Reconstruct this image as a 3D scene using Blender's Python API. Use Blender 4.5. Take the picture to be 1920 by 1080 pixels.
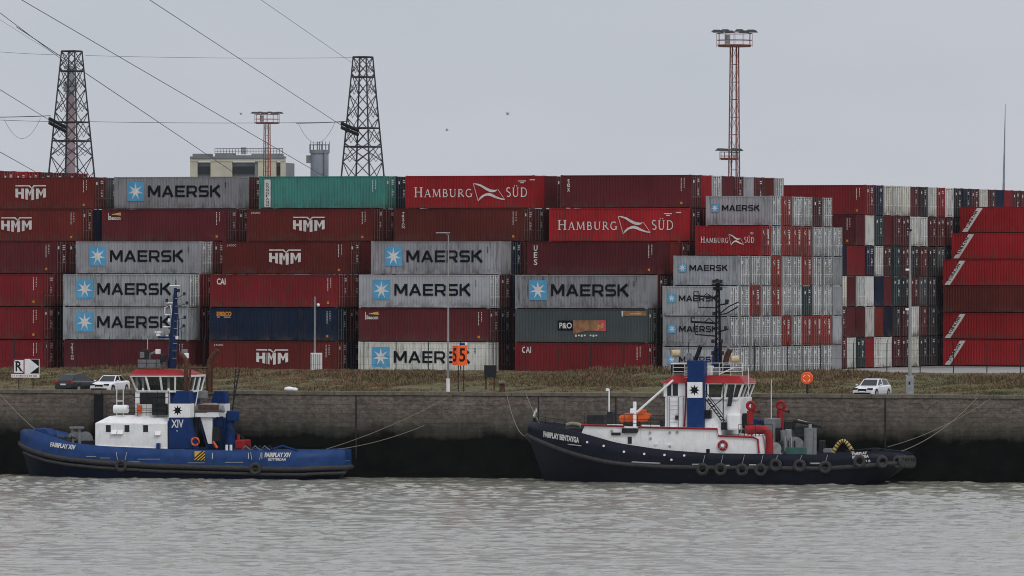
import bpy, math, random
import numpy as np
from mathutils import Vector, Matrix
random.seed(7); rng=np.random.default_rng(7)
R=math.radians; SC=bpy.context.scene
for o in list(bpy.data.objects): bpy.data.objects.remove(o)
COL=SC.collection

# ---------------------------------------------------------------- camera, sky, sun, exposure
F=13488.0; ROLL=0.00222; ZC=15.6; HOR=526.0          # focal length in photo pixels, camera height over the water
cam=bpy.data.cameras.new('camera'); co=bpy.data.objects.new('camera',cam); COL.objects.link(co)
cam.sensor_width=36; cam.lens=36*F/1920; cam.shift_y=-(540-HOR)/1920; cam.clip_start=1; cam.clip_end=20000
co.matrix_world=Matrix.Translation((0,0,ZC))@Matrix.Rotation(R(90),4,'X')@Matrix.Rotation(ROLL,4,'Z')
SC.camera=co
SC.view_settings.view_transform='Standard'; SC.view_settings.look='None'; SC.view_settings.exposure=0.0; SC.view_settings.gamma=1
SC.render.engine='CYCLES'; SC.cycles.pixel_filter_type='BLACKMAN_HARRIS'; SC.cycles.filter_width=1.0
SUN_EL,SUN_AZ=R(46),R(150)                            # azimuth clockwise from +Y: behind the camera, to its right
w=bpy.data.worlds.new('World'); SC.world=w; w.use_nodes=True; nt=w.node_tree; nt.nodes.clear()
N=nt.nodes.new; LK=nt.links.new
out=N('ShaderNodeOutputWorld'); sky=N('ShaderNodeTexSky'); sky.sky_type='NISHITA'; sky.sun_disc=False
sky.sun_elevation=SUN_EL; sky.sun_rotation=SUN_AZ; sky.dust_density=4; sky.air_density=1.2
hs=N('ShaderNodeHueSaturation'); hs.inputs['Saturation'].default_value=.12; LK(sky.outputs[0],hs.inputs['Color'])
b1=N('ShaderNodeBackground'); b1.inputs[1].default_value=.07; LK(hs.outputs[0],b1.inputs[0])
tc=N('ShaderNodeTexCoord'); mp=N('ShaderNodeMapping'); mp.inputs['Scale'].default_value=(1,1,2.6)
nz=N('ShaderNodeTexNoise'); nz.inputs['Scale'].default_value=7.5; nz.inputs['Detail'].default_value=4; nz.inputs['Roughness'].default_value=.5
LK(tc.outputs['Generated'],mp.inputs[0]); LK(mp.outputs[0],nz.inputs[0])
cr=N('ShaderNodeValToRGB'); cr.color_ramp.elements[0].position=.3; cr.color_ramp.elements[1].position=.72
cr.color_ramp.elements[0].color=(.545,.590,.655,1); cr.color_ramp.elements[1].color=(.655,.660,.710,1)
LK(nz.outputs[0],cr.inputs[0])
sp_=N('ShaderNodeSeparateXYZ'); LK(tc.outputs['Generated'],sp_.inputs[0])
zr=N('ShaderNodeMapRange'); zr.inputs[1].default_value=0; zr.inputs[2].default_value=1; zr.inputs[3].default_value=1.0; zr.inputs[4].default_value=1.75; LK(sp_.outputs[2],zr.inputs[0])
b2=N('ShaderNodeBackground'); LK(zr.outputs[0],b2.inputs[1]); LK(cr.outputs[0],b2.inputs[0])
mx=N('ShaderNodeMixShader'); mx.inputs[0].default_value=.86; LK(b1.outputs[0],mx.inputs[1]); LK(b2.outputs[0],mx.inputs[2]); LK(mx.outputs[0],out.inputs[0])
sl=bpy.data.lights.new('sun','SUN'); sl.energy=0.9; sl.angle=R(14); sl.color=(1,.96,.9)
so=bpy.data.objects.new('sun',sl); COL.objects.link(so)
sd=Vector((math.sin(SUN_AZ)*math.cos(SUN_EL),math.cos(SUN_AZ)*math.cos(SUN_EL),math.sin(SUN_EL)))
so.rotation_euler=sd.to_track_quat('Z','Y').to_euler(); so.location=(0,0,200)

# ---------------------------------------------------------------- coordinates
def uv(px,py):
    u=px-960; v=py-HOR; return u+ROLL*v, v-ROLL*u
def Wp(px,py,D):                                       # photo pixel at distance D
    u,v=uv(px,py); return Vector((u*D/F,D,ZC-v*D/F))
QA=R(13); QX=Vector((math.cos(QA),-math.sin(QA),0)); QN=Vector((math.sin(QA),math.cos(QA),0)); Q0=Vector((0,567,0))
def QP(px,d,py=740):                                   # point on the line d metres landward of the quay edge, under photo column px
    k=uv(px,py)[0]/F; P=Q0+QN*d; t=(k*P.y-P.x)/(QX.x-k*QX.y); return P+QX*t
def sq(P): return (P-Q0).dot(QX)
ZQ,ZY,ZB=6.79,7.40,8.02                                # quay edge, yard, crest of the bank
def zbank(d):
    pts=[(0,ZQ-.30),(7,ZQ-.26),(12,6.80),(31,ZB),(34,ZB),(38,ZY-.02)]
    for (a,za),(b,zb) in zip(pts,pts[1:]):
        if d<=b: return za+(zb-za)*max(0,(d-a))/(b-a)
    return ZY
def on_bank(px,d): P=QP(px,d); P.z=zbank(d); return P

# ---------------------------------------------------------------- mesh builder
class MB:
    def __init__(s): s.v=[]; s.f=[]; s.m=[]; s.sm=[]
    def add(s,vs,fs,m=0,smooth=False):
        o=len(s.v); s.v+=[tuple(v) for v in vs]
        for f in fs: s.f.append([i+o for i in f]); s.m.append(m); s.sm.append(smooth)
        return s
    def box(s,x0,x1,y0,y1,z0,z1,m=0):
        v=[(x,y,z) for z in(z0,z1) for y in(y0,y1) for x in(x0,x1)]
        return s.add(v,[(0,2,3,1),(4,5,7,6),(0,1,5,4),(1,3,7,5),(3,2,6,7),(2,0,4,6)],m)
    def bar(s,a,b,w,h=None,m=0):                       # square bar between two points
        return s.cyl(a,b,w*.7071,n=4,m=m,flat=True,rot=math.pi/4) if h is None else s.cyl(a,b,w*.7071,n=4,m=m,flat=True,rot=math.pi/4)
    def cyl(s,a,b,r,r2=None,n=8,m=0,flat=False,rot=0,caps=True):
        a=Vector(a);b=Vector(b);r2=r if r2 is None else r2
        d=(b-a).normalized(); u=d.orthogonal() if abs(d.z)>.999 else d.cross(Vector((0,0,1))); u.normalize(); t=d.cross(u)
        vs=[];
        for P,rr in((a,r),(b,r2)):
            for i in range(n):
                an=2*math.pi*i/n+rot; vs.append(P+u*math.cos(an)*rr+t*math.sin(an)*rr)
        s.add(vs,[(i,(i+1)%n,n+(i+1)%n,n+i) for i in range(n)],m,not flat)
        if caps: s.add(vs,[tuple(range(n))[::-1],tuple(range(n,2*n))],m)
        return s
    def tube(s,pts,r,n=6,m=0):
        pts=[Vector(p) for p in pts]; vs=[];k=len(pts); up=None
        for i,p in enumerate(pts):
            d=(pts[min(i+1,k-1)]-pts[max(i-1,0)]).normalized()
            if up is None: up=d.orthogonal().normalized()
            up=(up-d*up.dot(d)).normalized(); t=d.cross(up); rr=r[i] if isinstance(r,(list,tuple)) else r
            for j in range(n):
                an=2*math.pi*j/n; vs.append(p+up*math.cos(an)*rr+t*math.sin(an)*rr)
        fs=[(i*n+j,i*n+(j+1)%n,(i+1)*n+(j+1)%n,(i+1)*n+j) for i in range(k-1) for j in range(n)]
        s.add(vs,fs,m,True); s.add(vs,[tuple(range(n))[::-1],tuple(range((k-1)*n,k*n))],m); return s
    def torus(s,c,ax,Rr,r,n=18,k=8,m=0):
        c=Vector(c);ax=Vector(ax).normalized();u=ax.orthogonal().normalized();t=ax.cross(u);vs=[]
        for i in range(n):
            a=2*math.pi*i/n; d=u*math.cos(a)+t*math.sin(a)
            for j in range(k):
                b=2*math.pi*j/k; vs.append(c+d*(Rr+r*math.cos(b))+ax*r*math.sin(b))
        return s.add(vs,[(i*k+j,((i+1)%n)*k+j,((i+1)%n)*k+(j+1)%k,i*k+(j+1)%k) for i in range(n) for j in range(k)],m,True)
    def ell(s,c,rx,ry,rz,n=12,k=8,m=0):
        vs=[];c=Vector(c)
        for i in range(k+1):
            a=math.pi*i/k
            for j in range(n):
                b=2*math.pi*j/n; vs.append(c+Vector((rx*math.sin(a)*math.cos(b),ry*math.sin(a)*math.sin(b),rz*math.cos(a))))
        return s.add(vs,[(i*n+j,(i+1)*n+j,(i+1)*n+(j+1)%n,i*n+(j+1)%n) for i in range(k) for j in range(n)],m,True)
    def prism(s,poly,y0,y1,m=0):                       # polygon in (x,z) extruded along y
        n=len(poly); vs=[(x,y0,z) for x,z in poly]+[(x,y1,z) for x,z in poly]
        s.add(vs,[tuple(range(n)),tuple(range(2*n-1,n-1,-1))]+[(i,n+i,n+(i+1)%n,(i+1)%n) for i in range(n)],m); return s
    def flat(s,poly,y,m=0): return s.add([(x,y,z) for x,z in poly],[tuple(range(len(poly)))],m)
    def build(s,name,mats,parent=None,color=None,bev=0):
        me=bpy.data.meshes.new(name); me.from_pydata(s.v,[],s.f)
        me.polygons.foreach_set('material_index',s.m); me.polygons.foreach_set('use_smooth',s.sm)
        for x in (mats if isinstance(mats,(list,tuple)) else [mats]): me.materials.append(x) if x else None
        me.update(); return put(name,me,parent,color,bev)
def put(name,me,parent=None,color=None,bev=0):
    o=bpy.data.objects.new(name,me); COL.objects.link(o)
    if parent is not None: o.parent=parent
    if color is not None: o.color=(*color[:3],1)
    if bev:
        b=o.modifiers.new('bevel','BEVEL'); b.width=bev; b.segments=2; b.limit_method='ANGLE'
    return o
def tag(o,label,cat,group=None):
    o['label']=label; o['category']=cat
    if group: o['group']=group
    return o
def struct(o): o['kind']='structure'; return o
def empty(name,loc,rz=0,label=None,cat=None,group=None):
    o=bpy.data.objects.new(name,None); COL.objects.link(o); o.location=loc; o.rotation_euler=(0,0,rz)
    if label: tag(o,label,cat,group)
    return o

# ---------------------------------------------------------------- materials
def mat(name): 
    m=bpy.data.materials.new(name); m.use_nodes=True; t=m.node_tree; return m,t,t.nodes['Principled BSDF'],t.nodes.new,t.links.new
def noise(t,vec,scale,detail=4,rough=.55):
    n=t.nodes.new('ShaderNodeTexNoise'); n.inputs['Scale'].default_value=scale; n.inputs['Detail'].default_value=detail; n.inputs['Roughness'].default_value=rough
    t.links.new(vec,n.inputs['Vector']); return n.outputs[0]
def ramp(t,fac,stops):
    c=t.nodes.new('ShaderNodeValToRGB'); e=c.color_ramp.elements
    while len(e)<len(stops): e.new(.5)
    for k,(p,col) in zip(e,stops): k.position=p; k.color=(*col,1) if len(col)==3 else col
    t.links.new(fac,c.inputs[0]); return c.outputs[0]
def mixc(t,fac,a,b,mode='MIX'):
    m=t.nodes.new('ShaderNodeMix'); m.data_type='RGBA'; m.blend_type=mode
    for s,x in((0,fac),(6,a),(7,b)):
        if hasattr(x,'links'): t.links.new(x,m.inputs[s])
        else: m.inputs[s].default_value=x if s==0 else (*x[:3],1)
    return m.outputs[2]
def mapv(t,vec,scale,loc=(0,0,0)):
    m=t.nodes.new('ShaderNodeMapping'); m.inputs['Scale'].default_value=scale; m.inputs['Location'].default_value=loc; t.links.new(vec,m.inputs[0]); return m.outputs[0]
def coords(t,which='Object'): return t.nodes.new('ShaderNodeTexCoord').outputs[which]
def worldpos(t): return t.nodes.new('ShaderNodeNewGeometry').outputs['Position']
def bump(t,b,h,strength=.3,dist=.02):
    n=t.nodes.new('ShaderNodeBump'); n.inputs['Strength'].default_value=strength; n.inputs['Distance'].default_value=dist; t.links.new(h,n.inputs['Height']); t.links.new(n.outputs[0],b.inputs['Normal'])
def simple(name,c,rough=.5,metal=0,wear=.25,scale=3,gloss=False):
    m,t,b,Nn,L=mat(name); p=worldpos(t); n=noise(t,p,scale,5,.6)
    L(mixc(t,ramp(t,n,[(.35,(0,0,0)),(.75,(1,1,1))]),[x*(1-wear) for x in c],[min(1,x*(1+wear*.5)) for x in c]),b.inputs['Base Color'])
    b.inputs['Roughness'].default_value=rough; b.inputs['Metallic'].default_value=metal; b.inputs['Specular IOR Level'].default_value=.3 if gloss else .1; return m
def shippaint(name,c,stain=(.10,.055,.03),amt=.5,rough=.45,wear=.2):
    m,t,b,Nn,L=mat(name); p=worldpos(t); n=noise(t,p,1.3,5,.6)
    k=mixc(t,ramp(t,n,[(.35,(0,0,0)),(.75,(1,1,1))]),[x*(1-wear) for x in c],[min(1,x*(1+wear*.4)) for x in c])
    st=noise(t,mapv(t,p,(5,5,.5)),1.5,5,.65); k=mixc(t,ramp(t,st,[(.56,(0,0,0)),(.76,(amt,)*3)]),k,stain)
    sp=noise(t,p,4.5,5,.7); k=mixc(t,ramp(t,sp,[(.64,(0,0,0)),(.74,(amt,)*3)]),k,[x*.6 for x in stain])
    L(k,b.inputs['Base Color']); b.inputs['Roughness'].default_value=rough; b.inputs['Specular IOR Level'].default_value=.15; return m
def paint_mat(name,rust=1.0,rough=.5):                 # takes its colour from the object, with its own grime and rust runs
    m,t,b,Nn,L=mat(name); oi=Nn('ShaderNodeObjectInfo'); p=worldpos(t)
    big=noise(t,p,.35,3); c=mixc(t,ramp(t,big,[(.3,(0,0,0)),(.7,(1,1,1))]),oi.outputs['Color'],oi.outputs['Color'])
    hv=Nn('ShaderNodeHueSaturation'); L(oi.outputs['Color'],hv.inputs['Color']); hv.inputs['Saturation'].default_value=1.0
    mr=Nn('ShaderNodeMapRange'); L(big,mr.inputs[0]); mr.inputs[1].default_value=.3; mr.inputs[2].default_value=.7; mr.inputs[3].default_value=.82; mr.inputs[4].default_value=1.12; L(mr.outputs[0],hv.inputs['Value'])
    st=noise(t,mapv(t,p,(2.6,2.6,.35)),1.6,5,.65)
    rf=Nn('ShaderNodeMapRange'); L(oi.outputs['Random'],rf.inputs[0]); rf.inputs[3].default_value=.25; rf.inputs[4].default_value=1.5; rm=Nn('ShaderNodeMath'); rm.operation='MULTIPLY'; rm.use_clamp=True; L(ramp(t,st,[(.50,(0,0,0)),(.74,(.66*rust,)*3)]),rm.inputs[0]); L(rf.outputs[0],rm.inputs[1])
    c=mixc(t,rm.outputs[0],hv.outputs[0],(.050,.036,.028))
    sp=noise(t,p,3.5,6,.7)
    c=mixc(t,ramp(t,sp,[(.66,(0,0,0)),(.74,(.8*rust,)*3)]),c,(.10,.040,.018))
    pale=noise(t,mapv(t,p,(.8,.8,2.2),(9,3,5)),1.1,4,.6)
    c=mixc(t,ramp(t,pale,[(.62,(0,0,0)),(.9,(.06,)*3)]),c,(.35,.33,.30))
    ob_=coords(t,'Object'); sz=Nn('ShaderNodeSeparateXYZ'); L(ob_,sz.inputs[0]); lo=Nn('ShaderNodeMapRange'); L(sz.outputs[2],lo.inputs[0]); lo.inputs[1].default_value=.1; lo.inputs[2].default_value=.9; lo.inputs[3].default_value=.75*rust; lo.inputs[4].default_value=0; lo.clamp=True
    ml=Nn('ShaderNodeMath'); ml.operation='MULTIPLY'; L(lo.outputs[0],ml.inputs[0]); L(ramp(t,noise(t,p,1.3,5,.65),[(.42,(0,0,0)),(.66,(1,1,1))]),ml.inputs[1]); c=mixc(t,ml.outputs[0],c,(.075,.060,.048))
    L(c,b.inputs['Base Color']); b.inputs['Roughness'].default_value=rough; b.inputs['Specular IOR Level'].default_value=.06
    bump(t,b,noise(t,p,.9,3,.5),.35,.06)
    return m
M={}
M['paint']=paint_mat('container_paint'); M['ship']=paint_mat('ship_paint',.55,.38)
M['gasket_shade']=simple('black_seal_gap_shade',(.012,.012,.013),.7)  # seal rubber that also serves as painted shade in the door gaps
M['black']=simple('black_paint',(.014,.014,.016),.45)
M['white']=shippaint('white_paint',(.82,.82,.82),(.30,.24,.19),.42,.45,.12)
M['print_white']=simple('white_print',(.66,.65,.62),.5,wear=.22,scale=2.2)
M['print_navy']=simple('dark_print',(.006,.007,.013),.6)
M['print_blue']=simple('blue_print',(.10,.34,.55),.5,wear=.18,scale=1.3)
M['print_orange']=simple('orange_print',(.62,.25,.04),.5)
M['print_gold']=simple('gold_print',(.55,.40,.12),.5)
M['print_brown']=simple('brown_patch',(.34,.17,.09),.6,wear=.5,scale=2)
M['print_red']=simple('faded_red_patch',(.50,.09,.09),.6)
M['rubber']=simple('tyre_rubber',(.055,.053,.054),.75,wear=.4,scale=6)
M['steel']=simple('galvanised_steel',(.36,.37,.38),.45,.3)
M['darksteel']=simple('dark_steel',(.030,.031,.034),.55,.2)
M['pylon']=simple('pylon_steel',(.060,.062,.066),.6,.2)
M['mast_red']=simple('red_oxide_steel',(.31,.105,.075),.6,wear=.35)
M['rust']=simple('rusty_pipe',(.115,.055,.035),.75,wear=.5,scale=5)
M['red']=shippaint('signal_red',(.31,.018,.022),(.10,.02,.018),.5,.5,.25)
M['mastblue']=shippaint('mast_blue',(.007,.022,.075),(.02,.02,.025),.5,.5,.3)
M['hullblue']=shippaint('blue_hull_paint',(.016,.052,.175),(.020,.024,.036),.6,.45,.3)
M['navyblue_shaded']=simple('dark_blue_hull_paint_shaded',(.0045,.0085,.026),.42,wear=.4,scale=1.2)  # navy lower hull, darkened further to paint in shadow at the water
M['navy']=shippaint('navy_hull_paint',(.0065,.0085,.019),(.030,.024,.022),.6,.45,.35)
M['blue']=simple('funnel_blue',(.010,.036,.135),.42,wear=.2)
M['orange']=simple('rescue_orange',(.66,.11,.025),.5)
M['signorange']=simple('sign_orange',(.90,.13,.03),.55,wear=.08)
M['grey']=simple('deck_grey',(.20,.21,.22),.55)
M['green']=simple('deck_green',(.05,.13,.11),.6)
M['beige']=simple('beige_lamp',(.55,.45,.28),.5)
M['rope']=simple('pale_rope',(.26,.23,.18),.9,wear=.3,scale=12)
M['ropeyellow']=simple('yellow_rope',(.52,.40,.14),.9)
M['yellow']=simple('hazard_yellow',(.65,.42,.05),.5)
M['skin']=simple('pole_grey',(.30,.30,.295),.55,wear=.2)
M['wire']=simple('wire',(.06,.06,.065),.6)
M['cream']=simple('cream_cladding',(.50,.47,.37),.7,wear=.2,scale=.3)
M['slate']=simple('grey_cladding',(.20,.215,.215),.7,wear=.25,scale=.3)
M['tank']=simple('tank_steel',(.22,.25,.29),.55,wear=.3,scale=.3)
M['chimney']=simple('chimney_red_hazed',(.30,.22,.24),.8,wear=.3,scale=.1)  # both chimney colours are paled to paint in distance haze
M['chimneyg']=simple('chimney_grey_hazed',(.25,.265,.29),.8,wear=.3,scale=.1)
def glass_mat():
    m,t,b,Nn,L=mat('window_glass'); b.inputs['Base Color'].default_value=(.010,.013,.016,1); b.inputs['Roughness'].default_value=.08; b.inputs['Specular IOR Level'].default_value=.4; return m
M['glass']=glass_mat()
def clear_glass():
    m,t,b,Nn,L=mat('wheelhouse_glass'); b.inputs['Base Color'].default_value=(.012,.016,.018,1); b.inputs['Roughness'].default_value=.05; b.inputs['Specular IOR Level'].default_value=.5
    tr=Nn('ShaderNodeBsdfTransparent'); tr.inputs[0].default_value=(.75,.80,.80,1); mx=Nn('ShaderNodeMixShader'); mx.inputs[0].default_value=.42; L(tr.outputs[0],mx.inputs[1]); L(b.outputs[0],mx.inputs[2]); L(mx.outputs[0],t.nodes['Material Output'].inputs[0]); return m
M['clear']=clear_glass()
def carpaint(name,c,metal=0):
    m,t,b,Nn,L=mat(name); b.inputs['Base Color'].default_value=(*c,1); b.inputs['Roughness'].default_value=.3; b.inputs['Coat Weight'].default_value=.25; b.inputs['Coat Roughness'].default_value=.08; b.inputs['Metallic'].default_value=metal; return m
M['carwhite']=carpaint('white_car_paint',(.74,.75,.76)); M['carblack']=carpaint('black_car_paint',(.005,.005,.006)); M['carsilver']=carpaint('silver_white_car_paint',(.66,.68,.70))
def wall_mat():
    m,t,b,Nn,L=mat('quay_masonry'); p=worldpos(t); ob=coords(t,'Object')
    br=Nn('ShaderNodeTexBrick'); br.inputs['Scale'].default_value=1; br.inputs['Mortar Size'].default_value=.030; br.inputs['Brick Width'].default_value=.95; br.inputs['Row Height'].default_value=.36; br.inputs['Mortar Smooth'].default_value=.3; br.inputs['Bias'].default_value=-.2
    sx=Nn('ShaderNodeSeparateXYZ'); L(ob,sx.inputs[0]); cx=Nn('ShaderNodeCombineXYZ'); L(sx.outputs[0],cx.inputs[0]); L(sx.outputs[2],cx.inputs[1]); L(cx.outputs[0],br.inputs['Vector'])
    br.inputs['Color1'].default_value=(.175,.140,.118,1); br.inputs['Color2'].default_value=(.100,.080,.068,1); br.inputs['Mortar'].default_value=(.088,.071,.060,1)
    n1=noise(t,p,.45,6,.65); n2=noise(t,mapv(t,p,(1.6,1.6,.28)),.9,5,.6)
    c=mixc(t,ramp(t,n1,[(.32,(0,0,0)),(.68,(.8,)*3)]),br.outputs[0],(.075,.060,.052))
    c=mixc(t,ramp(t,n2,[(.55,(0,0,0)),(.8,(.4,)*3)]),c,(.20,.175,.15)); c=mixc(t,ramp(t,noise(t,mapv(t,p,(1,1,1.8)),2.1,6,.7),[(.45,(0,0,0)),(.62,(.62,)*3)]),c,(.225,.200,.172)); c=mixc(t,ramp(t,noise(t,mapv(t,p,(1,1,2.5),(4,4,4)),3.1,6,.7),[(.52,(0,0,0)),(.66,(.7,)*3)]),c,(.050,.042,.036))
    ad=Nn('ShaderNodeMath'); ad.operation='MULTIPLY_ADD'; L(n2,ad.inputs[0]); ad.inputs[1].default_value=1.1; 
    n3=noise(t,mapv(t,p,(1,1,2)),.33,5,.6); ad3=Nn('ShaderNodeMath'); ad3.operation='MULTIPLY_ADD'; L(n3,ad3.inputs[0]); ad3.inputs[1].default_value=2.4; L(sx.outputs[2],ad3.inputs[2]); L(ad3.outputs[0],ad.inputs[2])
    wet=ramp(t,ad.outputs[0],[(0,(1,1,1)),(1,(1,1,1))])
    mr=Nn('ShaderNodeMapRange'); L(ad.outputs[0],mr.inputs[0]); mr.inputs[1].default_value=4.9; mr.inputs[2].default_value=6.15; mr.inputs[3].default_value=1; mr.inputs[4].default_value=0; mr.clamp=True
    mr2=Nn('ShaderNodeMapRange'); L(ad.outputs[0],mr2.inputs[0]); mr2.inputs[1].default_value=5.6; mr2.inputs[2].default_value=7.6; mr2.inputs[3].default_value=.75; mr2.inputs[4].default_value=0
    c=mixc(t,mr2.outputs[0],c,(.060,.060,.048))
    alg=mixc(t,ramp(t,noise(t,p,.8,5,.65),[(.4,(0,0,0)),(.7,(1,1,1))]),(.0035,.0035,.0034),(.0075,.0085,.0065))
    c=mixc(t,mr.outputs[0],c,alg)
    L(c,b.inputs['Base Color']); b.inputs['Roughness'].default_value=.85; b.inputs['Specular IOR Level'].default_value=.04
    bump(t,b,mixc(t,.5,br.outputs['Fac'],n1),.6,.05); return m
M['wall']=wall_mat()
def ground_mat(name,a,b_,c_,scale,bs=.5):
    m,t,b,Nn,L=mat(name); p=worldpos(t); n=noise(t,p,scale,6,.65); n2=noise(t,p,scale*6,4,.6)
    c=ramp(t,n,[(.3,a),(.5,b_),(.7,c_)]); c=mixc(t,ramp(t,n2,[(.35,(0,0,0)),(.7,(.6,)*3)]),c,[x*.5 for x in a])
    L(c,b.inputs['Base Color']); b.inputs['Roughness'].default_value=.9; b.inputs['Specular IOR Level'].default_value=.1; bump(t,b,n2,bs,.05); return m
M['bank']=ground_mat('weedy_soil',(.095,.075,.048),(.125,.115,.055),(.17,.14,.085),.16)
M['road']=ground_mat('quay_concrete',(.085,.075,.05),(.11,.10,.065),(.14,.125,.085),.3)
M['coping']=ground_mat('coping_concrete',(.115,.098,.076),(.16,.14,.11),(.20,.18,.145),.5)
M['yard']=ground_mat('yard_concrete',(.26,.25,.24),(.31,.30,.29),(.35,.34,.33),.08,.2)
def weed_mat():
    m,t,b,Nn,L=mat('weeds'); p=worldpos(t); n=noise(t,mapv(t,p,(1,1,.6)),.11,4,.6); n2=noise(t,p,1.1,4,.6)
    c=ramp(t,n,[(.28,(.060,.075,.026)),(.40,(.145,.115,.058)),(.50,(.18,.105,.062)),(.60,(.11,.105,.046)),(.74,(.25,.19,.115))])
    c=mixc(t,ramp(t,noise(t,mapv(t,p,(1,1,1),(13,2,0)),.045,3,.5),[(.48,(0,0,0)),(.66,(.55,)*3)]),c,(.24,.13,.085)); c=mixc(t,ramp(t,n2,[(.40,(0,0,0)),(.68,(1,1,1))]),c,(.085,.075,.042)); L(c,b.inputs['Base Color']); b.inputs['Roughness'].default_value=.8; b.inputs['Specular IOR Level'].default_value=.1; return m
M['weed']=weed_mat()
def water_mat():
    m,t,b,Nn,L=mat('estuary_water'); p=worldpos(t)
    b.inputs['Base Color'].default_value=(.245,.237,.198,1); b.inputs['Roughness'].default_value=.12; b.inputs['IOR'].default_value=1.333; b.inputs['Specular IOR Level'].default_value=.5
    n=noise(t,mapv(t,p,(1.6,2.6,1)),2.6,5,.65); bump(t,b,n,.30,.05); return m
M['water']=water_mat()

# ---------------------------------------------------------------- the setting: water, quay, bank, yard
def water():
    fine=np.arange(-47,47.01,.22); xs=np.concatenate([[-3000,-900,-300,-120,-70,-52],fine,[52,70,120,300,900,3000]])
    ys=np.concatenate([[-600,-200,0,120,200,250,275],np.arange(290,581,.27)])
    X,Y=np.meshgrid(xs,ys); Z=np.zeros_like(X)
    def waves(n,l0,l1,sl,mean,spread):
        Z=np.zeros_like(X)
        for i in range(n):
            lam=l0*(l1/l0)**rng.random(); k=2*math.pi/lam; a=rng.normal(mean,spread)
            Z+=sl/k*math.sqrt(2/n)*np.sin(k*(math.cos(a)*X+math.sin(a)*Y)+rng.random()*6.28)
        return Z
    patch=waves(40,1.3,5.0,1,R(88),1.1); patch/=patch.std(); gust=waves(10,25,80,1,R(60),.9); gust/=gust.std()
    chop=waves(80,.75,1.9,.17,R(86),.85)
    Z=waves(24,2.5,7,.035,R(75),.6)+chop*np.clip(.50+.52*patch+.14*gust,.20,2.4)
    Z[:, :6]=0; Z[:, -6:]=0
    nx,ny=len(xs),len(ys); i=np.arange(nx*ny).reshape(ny,nx)
    q=np.stack([i[:-1,:-1],i[:-1,1:],i[1:,1:],i[1:,:-1]],-1).reshape(-1,4)
    me=bpy.data.meshes.new('water'); n=len(q)
    me.vertices.add(nx*ny); me.vertices.foreach_set('co',np.stack([X,Y,Z],-1).reshape(-1).astype(np.float32))
    me.loops.add(n*4); me.loops.foreach_set('vertex_index',q.reshape(-1).astype(np.int32))
    me.polygons.add(n); me.polygons.foreach_set('loop_start',np.arange(0,n*4,4,dtype=np.int32)); me.polygons.foreach_set('use_smooth',np.ones(n,bool))
    me.materials.append(M['water']); me.update(calc_edges=True); struct(put('water',me))
water()
def q3(s,d,z): P=Q0+QX*s+QN*d; return (P.x,P.y,z)
qw=empty('quay_wall',Q0,-QA,'tall brown masonry quay wall with black tide-stained foot','wall')
MB().box(-400,400,0,2.4,-4,ZQ-.30).build('wall_face',M['wall'],qw)
for i in range(-45,45):                                # coping slabs
    o=MB().box(.012,2.388,-.10,1.5,ZQ-.30,ZQ+.0).build('coping_slab',M['coping'],qw,bev=.03) if i==-45 else put('coping_slab',cop,qw)
    cop=o.data; o.location=(i*2.4,random.uniform(-.012,.012),random.uniform(-.010,.010))
    if i>-45:
        b=o.modifiers.new('bevel','BEVEL'); b.width=.03; b.segments=2
for px,wd,top in((668,.10,ZQ-.3),(1155,.08,ZQ-.3),(1660,.11,ZQ-.3),(1010,.06,ZQ-.3)):
    s=sq(QP(px,0)); MB().box(s-wd/2,s+wd/2,-.05,.02,1.5,top-.01).build('joint_strip',M['darksteel'],qw)
s=sq(QP(187,0)); pile=MB(); pile.box(s-.32,s+.32,-.55,-.02,-2,ZQ-.32); tag(pile.build('fender_pile',M['black'],None,bev=.04),'black timber fender pile standing against the quay wall','fender pile'); 
bpy.data.objects['fender_pile'].location=Q0; bpy.data.objects['fender_pile'].rotation_euler=(0,0,-QA)
def strip(name,m,ds,z0=None,s0=-420,s1=420,step=6,bumpy=0,kind=True):
    ss=np.arange(s0,s1+.1,step); vs=[];fs=[]
    for j,d in enumerate(ds):
        for s in ss: vs.append(q3(s,d,(zbank(d) if z0 is None else z0)+(random.uniform(-bumpy,bumpy) if 0<j<len(ds)-1 else 0)))
    n=len(ss)
    for j in range(len(ds)-1):
        for i in range(n-1): fs.append((j*n+i,j*n+i+1,(j+1)*n+i+1,(j+1)*n+i))
    return struct(MB().add(vs,fs,0,True).build(name,m))
strip('quay_road',M['road'],[1.45,4,7.2])
strip('bank',M['bank'],[7,9,11,13,15,17,19,21,23,25,27,29,31,32.5,34,36,38.5],s0=-180,s1=180,step=1.5,bumpy=.09)
g=[q3(s,d,ZY-.05) for d in(37.5,9000) for s in(-7000,7000)]
struct(MB().add(g,[(0,1,3,2)]).build('ground',M['yard']))

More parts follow.
